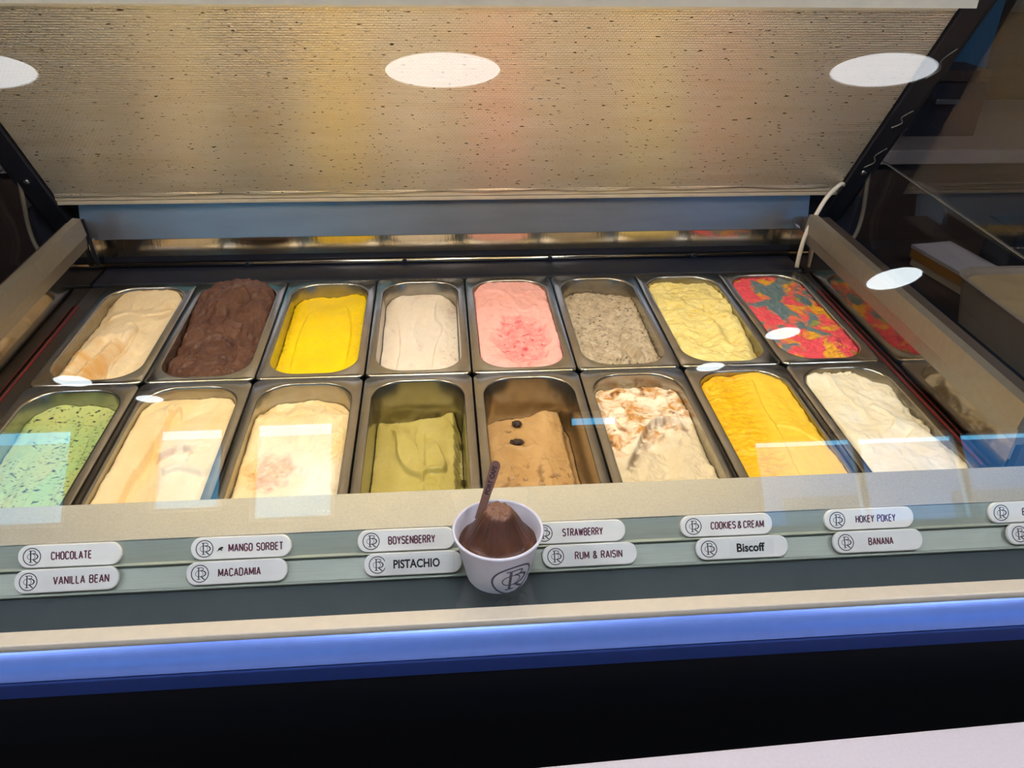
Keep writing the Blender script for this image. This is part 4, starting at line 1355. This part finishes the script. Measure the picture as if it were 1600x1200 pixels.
# ------------------------------------------------------------------ behind and beside the freezer
M['bar_wood'] = mat('dark_bar_wood', (66, 50, 42), 0.45, noise=0.15, nscale=5, stretch=(0.4, 1, 8))
M['grey_top'] = mat('grey_worktop', (150, 140, 136), 0.4, noise=0.06, nscale=20)
M['teal'] = mat('teal_screen', (28, 70, 96), 0.3, noise=0.05, nscale=4, emit=((20, 62, 92), 0.35))
M['taupe'] = mat('taupe_panel', (96, 82, 72), 0.6, noise=0.1, nscale=6, stretch=(0.4, 1, 8))
bc = thing('back_counter', 'dark timber back counter with grey worktop behind the freezer', 'counter', (0, 1.12, FLOOR))
box('body', (-2.6, 0, 0), (2.6, .55, .89), M['bar_wood'], bc)
box('worktop', (-2.65, -.03, .8905), (2.65, .58, .93), M['grey_top'], bc, bev=.002)
M['card'] = mat('pale_wrap', (190, 170, 168), .5, noise=.12, nscale=30)
M['film'] = mat('grey_plastic_bag', (110, 106, 112), .35, noise=.12, nscale=30)
bu = thing('wrapped_loaf', 'small plastic-wrapped bundle on the worktop behind the right post', 'package', (1.225, 1.18, .0305))
def lump(name, c, rad, seed, m, parent):
    bm = bmesh.new()
    bmesh.ops.create_icosphere(bm, subdivisions=4, radius=1)
    for v in bm.verts:
        p = v.co.copy()
        k = 1 + .10 * math.sin(5 * p.x + seed) + .09 * math.sin(7 * p.y + 2 * seed) + .07 * math.sin(11 * p.z + seed)
        v.co = Vector((p.x * rad[0] * k, p.y * rad[1] * k, max(-.9, p.z) * rad[2] * k)) + Vector(c)
    return obj(name, bm, m, parent, True)
lump('wrapped_loaf_body', (0, 0, .035), (.055, .045, .037), 1.0, M['film'], bu)
lump('label_patch', (-.012, -.012, .06), (.030, .03, .018), 2.2, M['card'], bu)
sc2 = thing('display_screen', 'teal screen on the back counter seen past the right post', 'screen', (1.40, 1.42, .03))
box('panel', (-.16, -.012, .15), (.22, .012, .50), M['teal'], sc2)
box('bezel', (-.17, -.010, .14), (.23, .014, .15), M['grey_top'], sc2)
box('stand', (0, -.03, 0), (.05, .03, .14), M['post'], sc2)
cf = thing('coffee_machine', 'dark machine on the back counter below the teal screen', 'machine', (1.33, 1.28, .03))
box('machine_body', (-.03, -.05, 0), (.20, .09, .155), M['post'], cf, bev=.006)
box('machine_top', (.02, -.06, .156), (.19, .08, .185), M['bar_wood'], cf, bev=.004)
box('spout', (.03, -.09, .10), (.10, -.051, .115), M['bolt'], cf, bev=.003)

# neighbouring bench to the right with a tub, a carton and a bin
nb = thing('side_bench', 'low dark bench to the right of the freezer', 'bench', (1.35, .18, FLOOR))
box('bench_top', (-.48, -.45, .78), (.62, .58, .80), M['bar_wood'], nb)
box('bench_body', (-.46, -.43, 0), (.60, .56, .7795), M['bar_wood'], nb)
M['tub_steel'] = mat('tub_steel', (196, 184, 166), 0.5, .25, noise=.06, nscale=20)
tu = thing('steel_tub', 'steel tub of cream ice cream beside the freezer on the right', 'tub', (1.175, .14, -.099))
bm = bmesh.new()
L1 = [rrect(.185, .20, .05, 0), rrect(.20, .215, .055, .098), rrect(.205, .22, .058, .10), rrect(.195, .21, .053, .099), rrect(.183, .20, .05, .01)]
RR = [[bm.verts.new(p) for p in q] for q in L1]
for a, b in zip(RR, RR[1:]):
    for i in range(len(a)): bm.faces.new((a[i], a[(i + 1) % len(a)], b[(i + 1) % len(a)], b[i]))
bm.faces.new(RR[0][::-1]); bm.faces.new(RR[-1])
obj('tub_shell', bm, M['tub_steel'], tu)
M['tub_cream'] = mat('cream_surface', (214, 190, 140), .6, noise=.12, nscale=18, bump=.6, bscale=40)
bm = bmesh.new()
q1 = rrect(.1900, .2050, .050, .088)
q0 = rrect(.1815, .1985, .048, .014)
a = [bm.verts.new(p) for p in q1]; b = [bm.verts.new(p) for p in q0]
for i in range(len(a)): bm.faces.new((a[i], a[(i + 1) % len(a)], b[(i + 1) % len(a)], b[i]))
bm.faces.new(a); bm.faces.new(b[::-1])
tcm = obj('tub_ice_cream', bm, M['tub_cream'])
tcm.location = (1.175, .14, -.099)
tag(tcm, 'cream ice cream filling the steel tub on the right', 'ice cream')
M['yellow_card'] = mat('ochre_card', (186, 132, 52), .6, noise=.06, nscale=30)
M['cream_card'] = mat('cream_card', (206, 192, 160), .6, noise=.04, nscale=30)
M['white_card'] = mat('white_card', (202, 198, 200), .6, noise=.04, nscale=30)
ca_ = thing('carton', 'flat carton with white top and ochre sides behind the steel tub', 'box', (1.095, .52, -.099), None, (0, 0, .16))
box('carton_side', (-.040, -.095, .018), (.060, .095, .040), M['yellow_card'], ca_)
box('carton_base', (-.036, -.092, 0), (.058, .092, .0178), M['cream_card'], ca_)
box('carton_lid', (-.042, -.097, .0402), (.062, .097, .048), M['white_card'], ca_)
bn = thing('dark_bin', 'dark square container behind the steel tub', 'container', (1.215, .50, -.099))
box('bin_wall', (-.05, -.05, 0), (.06, .05, .13), M['post'], bn, bev=.004)
box('bin_rim', (-.052, -.052, .1302), (.062, .052, .137), M['navy'], bn, bev=.002)
